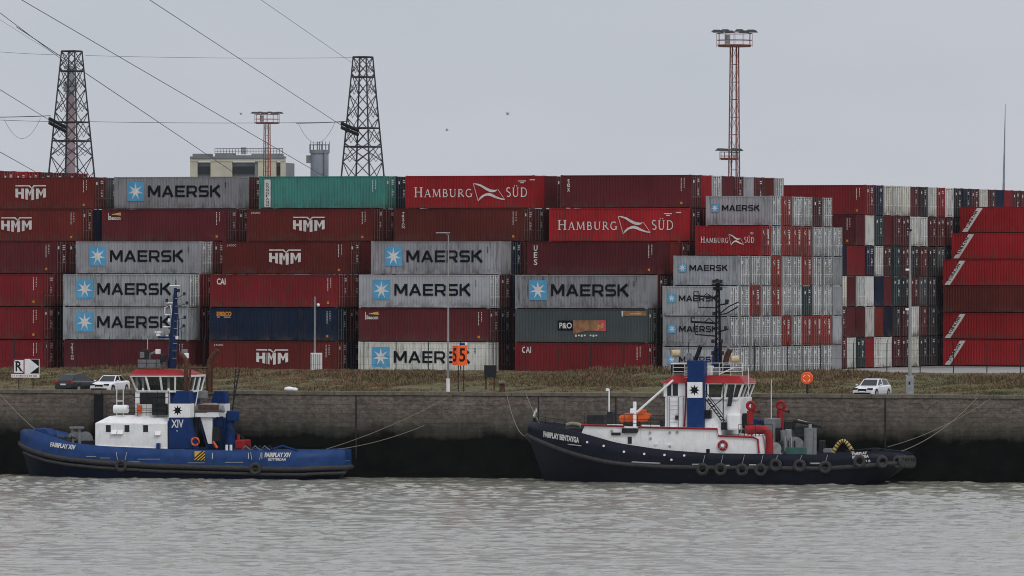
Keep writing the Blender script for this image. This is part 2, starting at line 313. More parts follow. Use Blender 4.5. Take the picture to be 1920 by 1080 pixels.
# weeds: blades in clumps over the bank
def weeds():
    V=[];Fc=[]
    n=26000
    S=rng.uniform(-52,52,n); Dd=rng.uniform(9.2,33.6,n)
    for s,d in zip(S,Dd):
        pn=math.sin(s*.35+1)+math.sin(s*.13+d*.4)+math.sin(s*.9-d*.7)*.5
        h=(.14+.075*pn if pn>-.6 else .07)*random.uniform(.6,1.5)
        if d>29: h*=.75+max(0,math.sin(s*.21+.6)*math.sin(s*.073+2))*1.3
        elif d<15: h*=.55
        if h<.05: continue
        P=q3(s,d,zbank(d)-.12)
        for k in range(4):
            a=random.uniform(0,6.28); l=h*random.uniform(.7,1.25)+.12; wd=random.uniform(.02,.055)*(1+h); bx,by=P[0]+random.uniform(-.22,.22),P[1]+random.uniform(-.22,.22)
            lx,ly=math.cos(a)*l*random.uniform(.1,.6),math.sin(a)*l*random.uniform(.1,.6); ca,sa=math.cos(a+1.57)*wd,math.sin(a+1.57)*wd
            o=len(V); V+=[(bx-ca,by-sa,P[2]),(bx+ca,by+sa,P[2]),(bx+lx*.5+ca*.8,by+ly*.5+sa*.8,P[2]+l*.65),(bx+lx*.5-ca*.8,by+ly*.5-sa*.8,P[2]+l*.65),(bx+lx,by+ly,P[2]+l)]
            Fc+=[(o,o+1,o+2,o+3),(o+3,o+2,o+4)]
    me=bpy.data.meshes.new('weeds'); me.from_pydata(V,[],Fc); me.materials.append(M['weed']); o=put('weeds',me); o['kind']='stuff'; o['label']='dry red-brown and green weeds covering the bank'
weeds()

# ---------------------------------------------------------------- lettering
_txt={}
def glyphs(body,shear=0,offset=0):
    k=(body,shear,offset)
    if k not in _txt:
        c=bpy.data.curves.new('t','FONT'); c.body=body; c.shear=shear; c.offset=offset; c.resolution_u=3
        o=bpy.data.objects.new('t',c); COL.objects.link(o); dg=bpy.context.evaluated_depsgraph_get(); me=bpy.data.meshes.new_from_object(o.evaluated_get(dg))
        v=[(p.co.x,p.co.y) for p in me.vertices]; f=[tuple(p.vertices) for p in me.polygons]
        bpy.data.objects.remove(o); bpy.data.meshes.remove(me); bpy.data.curves.remove(c)
        xs=[a for a,b in v]; ys=[b for a,b in v]; _txt[k]=([( (a-min(xs))/(max(xs)-min(xs)),(b-min(ys))/(max(ys)-min(ys))) for a,b in v],f)
    return _txt[k]
def text(mb,body,x0,x1,z0,z1,y,m=0,shear=0,offset=.012,fn=None,skew=0):   # fit a word in a rectangle of the x-z plane; fn maps (x,z)->y
    v,f=glyphs(body,shear,offset); vs=[]
    for a,b in v:
        x=x0+a*(x1-x0); z=z0+b*(z1-z0)+skew*a; vs.append((x,fn(x,z) if fn else y,z))
    mb.add(vs,f,m)
def vtext(mb,body,xc,z1,h,wd,pitch,y,m=0,offset=.012):
    for i,ch in enumerate(body):
        if ch!=' ': text(mb,ch,xc-wd/2*(.35 if ch in 'Il' else 1),xc+wd/2*(.35 if ch in 'Il' else 1),z1-i*pitch-h,z1-i*pitch,y,m,0,offset)
def stroke(mb,pts,wd,y,m=0):
    pts=[p for i,p in enumerate(pts) if i==0 or math.hypot(p[0]-pts[i-1][0],p[1]-pts[i-1][1])>1e-5]; n=len(pts); L_=[];R_=[]
    for i,(x,z) in enumerate(pts):
        a=pts[max(i-1,0)]; b=pts[min(i+1,n-1)]; dx,dz=b[0]-a[0],b[1]-a[1]; l=math.hypot(dx,dz) or 1; k=wd/2
        if 0<i<n-1:
            d1=(x-a[0],z-a[1]); d2=(b[0]-x,b[1]-z); l1=math.hypot(*d1);l2=math.hypot(*d2); cs=max(.35,math.sqrt(max(0,(1+(d1[0]*d2[0]+d1[1]*d2[1])/(l1*l2))/2))); k/=cs
            dx,dz=d1[0]/l1+d2[0]/l2,d1[1]/l1+d2[1]/l2; l=math.hypot(dx,dz) or 1
        L_.append((x-dz/l*k,z+dx/l*k)); R_.append((x+dz/l*k,z-dx/l*k))
    vs=[(x,y,z) for x,z in L_+R_]; mb.add(vs,[(i,i+1,n+i+1,n+i) for i in range(n-1)],m)
def arc(cx,cz,rx,rz,a0,a1,n=10): return [(cx+rx*math.cos(R(a0+(a1-a0)*i/n)),cz+rz*math.sin(R(a0+(a1-a0)*i/n))) for i in range(n+1)]
b_=.2
BOLD={'M':(1.22,[(b_,[(.1,0),(.1,1)]),(.23,[(.13,.97),(.61,.2)]),(.23,[(.61,.2),(1.09,.97)]),(b_,[(1.12,0),(1.12,1)])]),
 'A':(1.2,[(.22,[(.12,0),(.6,.97)]),(.22,[(.6,.97),(1.08,0)]),(.17,[(.3,.3),(.9,.3)])]),
 'E':(.98,[(b_,[(.1,0),(.1,1)]),(.19,[(.1,.905),(.96,.905)]),(.17,[(.1,.5),(.92,.5)]),(.19,[(.1,.095),(.96,.095)])]),
 'R':(1.05,[(b_,[(.1,0),(.1,1)]),(.18,[(.1,.91),(.78,.91),(.92,.8),(.92,.5),(.78,.4),(.1,.4)]),(.22,[(.6,.4),(.95,0)])]),
 'S':(1.0,[(.19,[(.95,.905),(.2,.905),(.1,.8),(.1,.62),(.2,.5),(.8,.5),(.9,.4),(.9,.2),(.8,.095),(.05,.095)])]),
 'K':(1.08,[(b_,[(.1,0),(.1,1)]),(.23,[(.22,.47),(.9,1)]),(.23,[(.4,.6),(.98,0)])])}
def ser(x,z,l=.3): return (.055,[(x-l/2,z+(.027 if z<.5 else -.027)),(x+l/2,z+(.027 if z<.5 else -.027))])
SERIF={'H':(.92,[(.14,[(.17,0),(.17,1)]),(.14,[(.72,0),(.72,1)]),(.07,[(.17,.52),(.72,.52)]),ser(.17,0),ser(.17,1),ser(.72,0),ser(.72,1)]),
 'A':(.86,[(.07,[(.1,0),(.42,.98)]),(.14,[(.42,.98),(.74,0)]),(.06,[(.22,.34),(.62,.34)]),ser(.1,0,.24),ser(.74,0,.26)]),
 'M':(1.1,[(.07,[(.13,0),(.18,1)]),(.14,[(.2,.98),(.53,.08)]),(.07,[(.53,.08),(.86,.98)]),(.14,[(.88,1),(.95,0)]),ser(.13,0,.24),ser(.95,0,.26),ser(.15,1,.2),ser(.92,1,.2)]),
 'B':(.74,[(.14,[(.17,0),(.17,1)]),(.09,[(.1,.96),(.35,.96)]+arc(.35,.74,.2,.22,90,-90,6)+[(.17,.52)]),(.1,[(.35,.52)]+arc(.38,.28,.26,.24,90,-90,6)+[(.08,.04)])]),
 'U':(.9,[(.13,[(.17,1),(.17,.36)]+arc(.44,.34,.27,.3,180,270,6)),(.08,arc(.44,.34,.27,.3,270,360,6)+[(.71,1)]),ser(.17,1),ser(.71,1,.24)]),
 'R':(.82,[(.14,[(.17,0),(.17,1)]),(.09,[(.1,.96),(.36,.96)]+arc(.36,.73,.22,.23,90,-90,6)+[(.17,.5)]),(.13,[(.36,.5),(.76,.03)]),ser(.17,0)]),
 'G':(.9,[(.12,arc(.46,.5,.37,.47,50,315,14)),(.13,[(.73,.05),(.73,.42)]),(.05,[(.56,.42),(.86,.42)])]),
 'S':(.62,[(.11,arc(.3,.73,.2,.22,40,215,8)+[(.3,.5)]+arc(.3,.26,.22,.22,35,-140,8))]),
 'D':(.9,[(.14,[(.17,0),(.17,1)]),(.1,[(.08,.96),(.35,.96)]+arc(.38,.5,.4,.46,88,-88,12)+[(.08,.04)]),ser(.1,0,.1)]),
 'Ü':None}
SERIF['Ü']=(.9,SERIF['U'][1]+[(.11,[(.3,1.12),(.3,1.24)]),(.11,[(.58,1.12),(.58,1.24)])])
_ly=[0]
def word(mb,font,wd,x0,x1,z0,h,y,m=0,gap=.12,small=1.0):
    adv=[font[c][0]*(1 if i==0 else small)+gap for i,c in enumerate(wd)]; k=(x1-x0)/(sum(adv)-gap); x=x0
    for i,c in enumerate(wd):
        sm=1 if i==0 else small
        for j,(sw,pts) in enumerate(font[c][1]): stroke(mb,[(x+p*k*sm,z0+q*h*sm) for p,q in pts],sw*h*sm*(.5+.5*k/h),y-.0009*j,m)
        x+=adv[i]*k
def star(mb,cx,cz,r,ri,n,y,m,a0=90):
    pts=[]
    for i in range(2*n):
        a=R(a0+180*i/n); rr=r if i%2==0 else ri; pts.append((cx+rr*math.cos(a),cz+rr*math.sin(a)))
    vs=[(cx,y,cz)]+[(x,y,z) for x,z in pts]; mb.add(vs,[(0,1+i,1+(i+1)%(2*n)) for i in range(2*n)],m)
PM=[M['print_white'],M['print_navy'],M['print_blue'],M['print_orange'],M['print_gold'],M['print_brown'],M['print_red']]
FY=-.006
def idcol(mb,x,z1,L_=12.192,seedv=0):                  # column of small codes near the right end of a side
    r=random.Random(seedv)
    z=z1
    while z>z1-1.05: 
        h=r.uniform(.05,.11); mb.box(x,x+.07,FY-.002,FY,z-h,z); z-=h+r.uniform(.02,.05)
    z=z1
    while z>z1-.8:
        h=r.uniform(.05,.10); mb.box(x+.28,x+.35,FY-.002,FY,z-h,z); z-=h+r.uniform(.05,.09)
def L_maersk(Lc,Hc,k):
    mb=MB()
    if Lc>10:
        cz=Hc-1.31; mb.flat([(1.3,cz-.85),(2.95,cz-.85),(2.95,cz+.85),(1.3,cz+.85)],FY,2); star(mb,2.12,cz,.78,.26,7,FY-.003,0); word(mb,BOLD,'MAERSK',3.35,10.55,cz-.5,1.02,FY,1,.14)
        for i in range(6): mb.box(10.9+.03*(i%3),11.0+.05*(i%2),FY-.002,FY,Hc-.55-.09*i,Hc-.5-.09*i,1)
    else:
        cz=Hc-1.05; mb.flat([(.5,cz-.37),(1.2,cz-.37),(1.2,cz+.37),(.5,cz+.37)],FY,2); star(mb,.85,cz,.36,.12,7,FY-.003,0); word(mb,BOLD,'MAERSK',1.5,5.0,cz-.25,.5,FY,1,.14)
    return mb
def L_hmm(Lc,Hc,k):
    mb=MB(); cx=k; x=lambda a: cx+(a-.5)*3.05; z=lambda b: 1.49-.68+b*1.37
    def P(*pts): mb.flat([(x(a),z(b)) for a,b in pts],FY,0)
    P((0,1),(.46,1),(.53,.85),(.53,.77),(.43,.92),(0,.92)); P((.54,.85),(.60,1),(1,1),(1,.92),(.63,.92),(.54,.77))
    def bot(a): return .0+abs(a-.5)*.42
    t=.78
    for a0,a1 in((0,.09),(.19,.28)): P((a0,t),(a1,t),(a1,bot(a1)),(a0,bot(a0)))
    P((.092,.56),(.188,.56),(.188,.40),(.092,.40))
    for a in(.325,.675):
        wd=.29 if a<.5 else .325; e=a+wd
        P((a,t),(a+.09,t),(a+.09,bot(a+.09)),(a,bot(a))); P((e-.09,t),(e,t),(e,bot(e)),(e-.09,bot(e-.09)))
        md=a+wd/2; P((a+.092,t),(md,.5),(md,.27),(a+.092,.55)); P((e-.092,t),(md+.002,.5),(md+.002,.27),(e-.092,.55))
    text(mb,'JI KOOC',.45,1.35,Hc-.5,Hc-.28,FY); idcol(mb,11.15,Hc-.3); mb.box(11.1,11.3,FY-.002,FY,.3,.5,3); return mb
def L_hs(Lc,Hc,k):
    mb=MB(); q=1 if Lc>10 else .60; qx=1 if Lc>10 else .458; ox=.79 if Lc>10 else .52; cz=Hc-1.48*(1 if q==1 else .83); X=lambda a: ox+a*qx
    word(mb,SERIF,'HAMBURG',X(0),X(5.6),cz-.41*q,.86*q,FY,0,.10,.82); word(mb,SERIF,'SÜD',X(8.75),X(10.8),cz-.41*q,.86*q,FY,0,.10,.95)
    fx=lambda a: X(5.65)+a*3.05*qx; fz=lambda b: cz-.78*q+b*1.56*q
    up=[(0,1),(.1,1),(.25,.93),(.42,.76),(.55,.66),(.68,.63),(.76,.66),(.70,.55),(.62,.50),(.52,.52),(.40,.62),(.24,.82),(.1,.92)]
    lo=[(.15,0),(.2,.2),(.28,.34),(.40,.44),(.5,.47),(.60,.40),(.72,.28),(.85,.18),(.99,.12),(.97,.07),(.85,.10),(.68,.18),(.55,.28),(.44,.32),(.34,.27),(.25,.15)]
    for pl in(up,lo): mb.flat([(fx(a),fz(b)) for a,b in pl],FY,0)
    stroke(mb,[(fx(.0),fz(1)),(fx(.16),fz(0))],.05*q,FY-.002,0); stroke(mb,[(fx(.77),fz(.66)),(fx(.98),fz(.1))],.04*q,FY-.002,0)
    for a,l,zz in((9.9,.75,1.0),(10.1,.35,.85),(11.0 if q==1 else 10.2,.5 if q==1 else .1,1.1)): mb.box(X(a),X(a+l),FY-.003,FY,cz+zz*q-.06*q,cz+zz*q+.02,0)
    return mb
def L_small(body,col=0,vert=False,x0=.7,wd=1.0,h=.42,extra=None,shear=0,dz=0):
    def f(Lc,Hc,k):
        mb=MB()
        if vert: vtext(mb,body,x0,Hc-.33,h,wd,h*1.22,FY,col,.015)
        else: text(mb,body,x0,x0+wd,Hc-.35-h-dz,Hc-.35-dz,FY,col,shear,.03)
        if extra: extra(mb,Hc)
        idcol(mb,Lc-.95,Hc-.3,seedv=len(body)); mb.box(Lc-1.0,Lc-.8,FY-.002,FY,.35,.55,3); return mb
    return f
def x_beacon(mb,Hc): mb.flat([(1.0,Hc-.46),(1.85,Hc-.30),(1.92,Hc-.58),(1.0,Hc-.52)],FY-.002,4); mb.box(.62,.68,FY-.002,FY,Hc-1.0,Hc-.35,0)
def x_seaco(mb,Hc): mb.box(.75,1.0,FY-.002,FY,Hc-.86,Hc-.80,0); mb.box(1.4,2.05,FY-.002,FY,Hc-.86,Hc-.80,0)
def L_dong(Lc,Hc,k):
    mb=MB(); mb.flat([(.55,.18),(1.15,.18),(1.15,Hc-.3),(.55,Hc-.3)],FY,0); vtext(mb,'DONGFANG',.85,Hc-.62,.21,.28,.255,FY-.003,1,.015); idcol(mb,11.0,Hc-.35,seedv=4); return mb
def L_pono(Lc,Hc,k):
    mb=MB(); mb.flat([(3.95,1.05),(5.35,1.05),(5.35,1.9),(3.95,1.9)],FY,1); text(mb,'P&O',4.1,5.25,1.22,1.72,FY-.003,0,0,.02)
    mb.flat([(5.36,.72),(6.6,1.05),(8.4,1.0),(8.4,1.93),(5.36,1.93)],FY,5); mb.flat([(7.7,1.0),(8.4,1.0),(8.4,1.95),(7.7,1.95)],FY-.003,6); text(mb,'yd',7.6,8.15,1.15,1.7,FY-.006,4)
    x=5.55
    for i in range(8):
        if i!=4: mb.box(x,x+.16,FY-.002,FY,.52+.05*(i%2),.70,0)
        x+=.27
    mb.flat([(9.8,2.30),(12.1,2.36),(12.1,2.72),(9.8,2.75)],FY-.002,5); mb.box(9.85,9.95,FY-.005,FY,2.25,2.75,0); mb.box(10.6,11.6,FY-.005,FY,2.45,2.55,4); return mb
def L_turkon(Lc,Hc,k):
    mb=MB(); mb.flat([(.20,.10),(.76,.10),(2.34,Hc-.14),(1.76,Hc-.14)],FY,0); n='TURKON'; dx,dz=1.36,Hc-.5
    for i,ch in enumerate(n):
        t=.10+.83*i/6; x=.47+dx*t; z=.18+dz*t; v,f=glyphs(ch,0,.045); ux,uz=.46,.888; vs=[]
        for a,b in v:
            A=a*.29; B=(b-.5)*.40; vs.append((x+A*ux-B*(uz*.9),FY-.003,z+A*uz+B*ux*.35+.05))
        mb.add(vs,f,1)
    return mb
def L_ids(Lc,Hc,k): mb=MB(); idcol(mb,Lc-.95,Hc-.3,seedv=3); mb.box(Lc-1.0,Lc-.8,FY-.002,FY,.35,.55,3); return mb
LET={'maersk':L_maersk,'hmm':L_hmm,'hs':L_hs,'triton':L_small('TRITON',0,True,.85,.26,.2),'beacon':L_small('Beacon',0,False,.75,1.1,.34,x_beacon,0,.28),
 'ues':L_small('UES',0,True,.8,.34,.5,None),'tex':L_small('tex',0,True,.75,.28,.32),'cai':L_small('CAI',0,False,.65,.85,.55),'seaco':L_small('seaco',3,False,.7,1.45,.4,x_seaco),
 'dong':L_dong,'pono':L_pono,'turkon':L_turkon,'ids':L_ids}
_let={}
def lettering(kind,Lc,Hc,k=0):
    key=(kind,Lc,Hc,k)
    if key not in _let:
        o=LET[kind](Lc,Hc,k).build('lettering',PM); _let[key]=o.data; bpy.data.objects.remove(o)
    return _let[key]

# ---------------------------------------------------------------- containers
CW=2.392
def corr(x0,x1,z0,z1,yo=.018,depth=.036,pitch=.278):
    mb=MB(); xs=[];x=x0; k=0
    while x<x1-.01:
        for d,y in((0,0),(.072,0),(.139,1),(.211,1)):
            if x+d<x1: xs.append((x+d,yo+depth*y))
        x+=pitch
    xs.append((x1,yo)); n=len(xs)
    mb.add([(a,y,z0) for a,y in xs]+[(a,y,z1) for a,y in xs],[(i,i+1,n+i+1,n+i) for i in range(n-1)]); return mb
_cm={}
def cmesh(Lc,Hc):
    key=(Lc,Hc)
    if key in _cm: return _cm[key]
    d={}
    f=MB()
    for x in(.002,Lc-.162):
        for y in(.002,CW-.162): f.box(x,x+.16,y,y+.16,.11,Hc-.11)
    for y in(.004,CW-.064): f.box(.162,Lc-.162,y+.01,y+.05,.075,.165); f.box(.162,Lc-.162,y,y+.06,Hc-.10,Hc-.03)
    for x in(.004,Lc-.124): f.box(x+.01,x+.11,.162,CW-.162,.06,.17); f.box(x,x+.12,.162,CW-.162,Hc-.14,Hc-.03)
    for x in(0,Lc-.178):
        for y in(0,CW-.162):
            for z in(0,Hc-.118): f.box(x-.003,x+.181,y-.003,y+.165,z,z+.118)
    d['frame']=f
    d['side_panel']=corr(.16,Lc-.16,.155,Hc-.085)
    d['roof']=MB().box(.1,Lc-.1,.08,CW-.08,Hc-.05,Hc-.02)
    d['end_panel']=corr(.16,CW-.16,.155,Hc-.125)
    dr=MB(); dr.box(Lc-.09,Lc-.05,.05,.985,.22,Hc-.19)
    nb=5
    for i in range(nb):
        z=.30+i*(Hc-.75)/nb; dr.box(Lc-.05,Lc-.03,.09,.94,z,z+(Hc-.75)/nb*.45)
    d['door']=dr
    lb=MB(); lb.cyl((Lc+.01,0,.08),(Lc+.01,0,Hc-.06),.034,n=6); 
    for z in(.22,Hc*.33,Hc*.66,Hc-.25): lb.box(Lc-.012,Lc+.05,-.07,.07,z-.04,z+.04)
    lb.box(Lc-.01,Lc+.05,-.02,.34,.98,1.03); d['locking_bar']=lb
    gk=MB(); gk.box(Lc-.105,Lc-.10,.16,CW-.16,.14,Hc-.12); d['door_seal_gap_shade']=gk  # black sheet behind the doors: rubber seal, with gap shade painted in
    def mk(v):
        mb=MB(); r=random.Random(v); X=Lc-.006
        def rc(y0,y1,z0,z1): mb.box(X,X+.004,y0,y1,z0,z1)
        for i in range(2 if v<2 else 3): rc(1.38,1.38+r.uniform(.5,.72),Hc-.42-.17*i,Hc-.33-.17*i)
        if v==3:
            for zz in(.95,1.45): rc(1.40,1.58,zz,zz+.36); rc(1.72,1.9,zz,zz+.36)
            mb.add([(X+.002,.35,Hc-.75),(X+.002,.43,Hc-.75),(X+.002,.85,Hc-.35),(X+.002,.77,Hc-.35)],[(0,1,2,3)]); mb.add([(X+.003,.35,Hc-.4),(X+.003,.45,Hc-.35),(X+.003,.88,Hc-.72),(X+.003,.8,Hc-.77)],[(0,1,2,3)])
        else:
            for i in range(4+v): rc(1.42,1.42+r.uniform(.25,.6),1.65-.13*i,1.71-.13*i)
            if v>=1: rc(.4,.8,Hc-.7,Hc-.45)
        return mb
    for v in range(4): d['mark%d'%v]=mk(v)
    one=MB(); one.box(0,Lc,0,CW,0,Hc); d['block']=one
    out={}
    for k,b in d.items():
        o=b.build(k,M['paint']); out[k]=o.data; bpy.data.objects.remove(o)
    out['door_seal_gap_shade'].materials.clear(); out['door_seal_gap_shade'].materials.append(M['gasket_shade'])
    for v in range(4): out['mark%d'%v].materials.clear(); out['mark%d'%v].materials.append(M['print_white'])
    _cm[key]=out; return out
C={'grey':(.295,.305,.32),'maroon':(.092,.0175,.021),'brown':(.128,.021,.0175),'red':(.30,.017,.0215),'dkred':(.175,.0155,.0195),'teal':(.058,.225,.19),'navy':(.0095,.018,.040),
   'slate':(.062,.078,.076),'white':(.52,.52,.49),'dark':(.026,.023,.026),'dkteal':(.018,.042,.045),'cream':(.44,.42,.36),'turk':(.275,.0165,.020),'rust':(.105,.022,.017),'dkgrey':(.075,.08,.085)}
CN={'grey':'grey','maroon':'dark maroon','brown':'red-brown','red':'bright red','dkred':'deep red','teal':'teal green','navy':'navy blue','slate':'slate grey','white':'white','dark':'near-black','dkteal':'dark teal','cream':'cream','turk':'crimson','rust':'rust-brown','dkgrey':'dark grey'}
TH=.40004; CL=Vector((math.cos(TH),-math.sin(TH),0)); CD=Vector((math.sin(TH),math.cos(TH),0)); DP=2.518
ORD=['zeroth','first','second','third','fourth','fifth','sixth','seventh','eighth','ninth','tenth','eleventh','twelfth']+'thirteenth fourteenth fifteenth sixteenth seventeenth eighteenth nineteenth twentieth'.split()
def container(P,Lc,Hc,col,look,where,end='d',let=None,k=0,mark=None,group='shipping containers stacked in the yard',cw=None):
    g_=random.uniform(.78,1.18); c=cw or tuple(x*g_*random.uniform(.975,1.025) for x in C[col])
    P=P+CL*random.uniform(-.035,.035)+CD*random.uniform(-.03,.03)
    e=empty('shipping_container',P,-TH+random.uniform(-.0015,.0015),('%s container %s, %s'%(CN[col],look,where)).replace(' ,',','),'container',group)
    m=cmesh(Lc,Hc)
    put('frame',m['frame'],e,c); put('side_panel',m['side_panel'],e,c)
    o=put('side_panel',m['side_panel'],e,c); o.location=(Lc,CW,0); o.rotation_euler=(0,0,math.pi)
    put('roof',m['roof'],e,c)
    o=put('end_panel',m['end_panel'],e,c); o.location=(0,CW,0); o.rotation_euler=(0,0,-math.pi/2)
    if end=='p':
        o=put('end_panel',m['end_panel'],e,c); o.location=(Lc,0,0); o.rotation_euler=(0,0,math.pi/2)
    else:
        put('door_seal_gap_shade',m['door_seal_gap_shade'],e)
        lc=tuple(x*.2+.78*.8 for x in c) if col in('grey','white','cream') else tuple(x*.7+.34*.3 for x in c)  # pale galvanised bars, whitened further to paint in their glint
        for i,y in enumerate((.160,1.190)):
            d=put('door',m['door'],e,c); d.location=(0,y,0)
            for yy in(.24,.80):
                b=put('locking_bar',m['locking_bar'],d,lc); b.location=(0,yy,0)
        put('door_marking',m['mark%d'%(random.randrange(3) if mark is None else mark)],e)['kind']='stuff'
    if let: put('lettering',lettering(let,Lc,Hc,k),e)['kind']='stuff'
    return e
FILL=MB()
def fill(P,Lc,Hc):
    pts=[P+CL*a+CD*b+Vector((0,0,c)) for c in(.01,Hc-.01) for b in(.02,CW-.02) for a in(.02,Lc-.02)]
    FILL.add(pts,[(0,2,3,1),(4,5,7,6),(0,1,5,4),(1,3,7,5),(3,2,6,7),(2,0,4,6)])
H40,L40,H20,L20=2.896,12.192,2.591,6.058
PM0=Vector((-39.465,632.85,ZY)); PB=14.2337
SLOT={6:4,5:3,4:1,3:0,2:0,1:0}                         # tier (from ground) -> how many rows the face stands back
front={ # tier: bays 0..4 -> (colour, look, lettering, end)
 6:[('brown','lettered HMM','hmm','d'),('grey','with star badge','maersk','p'),('teal','with white upright strip','dong','d'),('red','with white flag emblem','hs','p'),('maroon','with three upright letters','tex','d')],
 5:[('brown','lettered HMM','hmm','d'),('maroon','with small gold horn mark','beacon','d'),('brown','lettered HMM','hmm','d'),('rust','with upright white lettering','triton','d'),('red','with white flag emblem','hs','p')],
 4:[('maroon','with small codes','ids','d'),('grey','with star badge','maersk','d'),('brown','lettered HMM','hmm','d'),('grey','with star badge','maersk','p'),('maroon','with three slanted letters','ues','p')],
 3:[('dkred','with small codes','ids','d'),('grey','with star badge','maersk','d'),('dkred','lettered CAI','cai','d'),('grey','with star badge','maersk','d'),('grey','with star badge','maersk','p')],
 2:[('dkred','with small codes','ids','d'),('grey','with star badge','maersk','p'),('navy','with orange lettering','seaco','d'),('maroon','with small gold horn mark','beacon','d'),('slate','with torn brown patches','pono','d')],
 1:[('dkred','with small codes','ids','d'),('maroon','with upright white lettering','triton','p'),('brown','lettered HMM','hmm','d'),('white','with star badge','maersk','d'),('dkred','lettered CAI','cai','d')]}
look_fix={'lettered HMM':'with winged white lettering','lettered CAI':'with three bold white letters'}
BAY=['fifth from short block','fourth from short block','third from short block','second from short block','beside short block']
hmmx={(6,0):4.6,(5,0):4.2}
behind=['maroon','dark','brown','maroon','dkgrey','maroon','dkred','navy']
def mpos(b,slot,tier): return PM0+CL*((b-1)*PB+(.46 if b==4 else 0))+CD*(DP*slot)+Vector((0,0,(tier-1)*H40))
rb=random.Random(5)
for tier,row in front.items():
    for b,(col,look,let,end) in enumerate(row):
        look=look_fix.get(look,look); s0=SLOT[tier]
        k=6.05 if let=='hmm' else 0
        if let=='hmm' and b==0: k=5.9 if tier==6 else 5.75
        container(mpos(b,s0,tier),L40,H40,col,look,'%s tier, facing quay, %s'%(ORD[tier],BAY[b]),end,let,k)
        n=2 if b<4 else (8 if tier==6 else 2)
        for j in range(1,n+1):
            cc=rb.choice(behind) if not(tier==6 and b==4) else ['red','grey','maroon','maroon','grey','maroon','brown','grey'][j-1]
            en='p' if (tier==6 and b==4 and j in(3,5)) or rb.random()<.2 else 'd'
            container(mpos(b,s0+j,tier),L40,H40,cc,'with '+('closed doors' if en=='d' else 'plain ribbed end'),'%s tier, %s behind face, %s'%(ORD[tier],ORD[j],BAY[b]),en,None)
        if b==4 and tier<6:
            for sl in range(s0+3,13): fill(mpos(b,sl,tier),L40,H40)
        elif b<4 and tier<6:
            for sl in range(s0+3,s0+4+ (3 if tier>2 else 4)): fill(mpos(b,sl,tier),L40,H40)
# seven-high standard stack behind the first bay
for j in range(8):
    P=PM0-CL*(2*PB)+CD*(DP*(7+j))
    for t in range(6): fill(P+Vector((0,0,t*H20)),L40,H20)
    container(P+Vector((0,0,6*H20)),L40,H20,['brown','dkred','red','red','maroon','brown','maroon','dkred','maroon'][j],'crowning seven-high stack','%s row of it from quay'%ORD[j+1],'d')
# short-container block
PT=Vector((12.80,611.317,ZY))
ends={6:['grey','red','grey','grey','maroon','grey'],5:['red','grey','red','red','red','grey','grey','grey'],
 4:['grey','grey','grey','red','grey','grey','red','grey','grey','grey-p'],3:['grey','grey','red','grey','red','grey','grey','dkteal','grey','grey','grey-p'],
 2:['grey','grey','grey','grey','grey','red','grey','red','red','red','grey-p'],1:['grey']*10+['grey-p']}
for tier,cols in ends.items():
    for j,cc in enumerate(cols):
        en='p' if cc.endswith('-p') else 'd'; cc=cc.split('-')[0]; sl=SLOT[tier]+j
        if j==0: look,let='with star badge' if cc=='grey' else 'with white flag emblem',('maersk' if cc=='grey' else 'hs')
        else: look,let=('with closed doors' if en=='d' else 'with plain ribbed end'),None
        wh='%s tier, %s in short block'%(ORD[tier],'facing quay,' if j==0 else '%s behind face'%ORD[j])
        cw=None
        if cc=='grey' and en=='d' and j: g=random.uniform(.9,1.15); cw=(.24*g,.252*g,.252*g)
        if cc=='red' and j: cw=(.25,.030,.022)
        container(PT+CD*(DP*sl)+Vector((0,0,(tier-1)*H20)),L20,H20,cc,look,wh,en,let,0,3 if cc=='red' else None,cw=cw)
# far mixed block
PB0=Vector((33.556,682.78,ZY))-CL*L40-CD*(DP*3)
fb={6:(3,'dkred navy-d cream cream cream maroon dark white red white dark navy-d maroon cream maroon navy dkred maroon maroon maroon'.split()),
 5:(2,'maroon-p white-p dkteal maroon-p maroon maroon white white maroon brown maroon dark maroon'.split()),
 4:(0,'navy-p dkred-p dkred-p navy white maroon dkteal maroon dark brown dark dkgrey dark'.split()),
 3:(0,'cream maroon-p white white-p navy-p maroon-p dkteal dark maroon dkgrey dark dark'.split()),
 2:(0,'maroon maroon-p maroon-p white-p brown-p navy-p dark maroon white maroon dark dkgrey'.split()),
 1:(0,'maroon white-p dkteal dkred-p white white-p maroon maroon cream dark dark dkgrey'.split())}
for tier,(s0,cols) in fb.items():
    for j,cc in enumerate(cols):
        en='p' if cc.endswith('-p') or (tier==6 and j in(15,16)) else 'd'; cc=cc.split('-')[0]
        container(PB0+CD*(DP*(s0+j))+Vector((0,0,(tier-1)*H40)),L40,H40,cc,'with closed doors' if en=='d' else 'with plain end','%s tier, %s row of far mixed block'%(ORD[tier],ORD[j+1]),en,'ids' if j==0 else None)
    if tier<6:
        for sl in range(s0+len(cols),23): fill(PB0+CD*(DP*sl)+Vector((0,0,(tier-1)*H40)),L40,H40)
# crimson block at the fence end
PT2=Vector((33.556,682.78,ZY))+CL*.8+CD*19.7
for tier,sl in((6,2),(5,1),(4,0),(3,0),(2,0),(1,0)):
    lg=tier!=3
    container(PT2+CD*(DP*sl)+Vector((0,0,(tier-1)*H20)),L40,H20,'turk' if lg else 'rust','with slanted white name band' if lg else 'with plain side','%s tier of the crimson stack'%ORD[tier],'d','turkon' if lg else None)
    for j in(1,2): fill(PT2+CD*(DP*(sl+j))+Vector((0,0,(tier-1)*H20)),L40,H20)
fo=FILL.build('inner_containers',M['paint'],None,(.13,.04,.04)); fo['kind']='stuff'; fo['label']='containers packed inside the stacks'

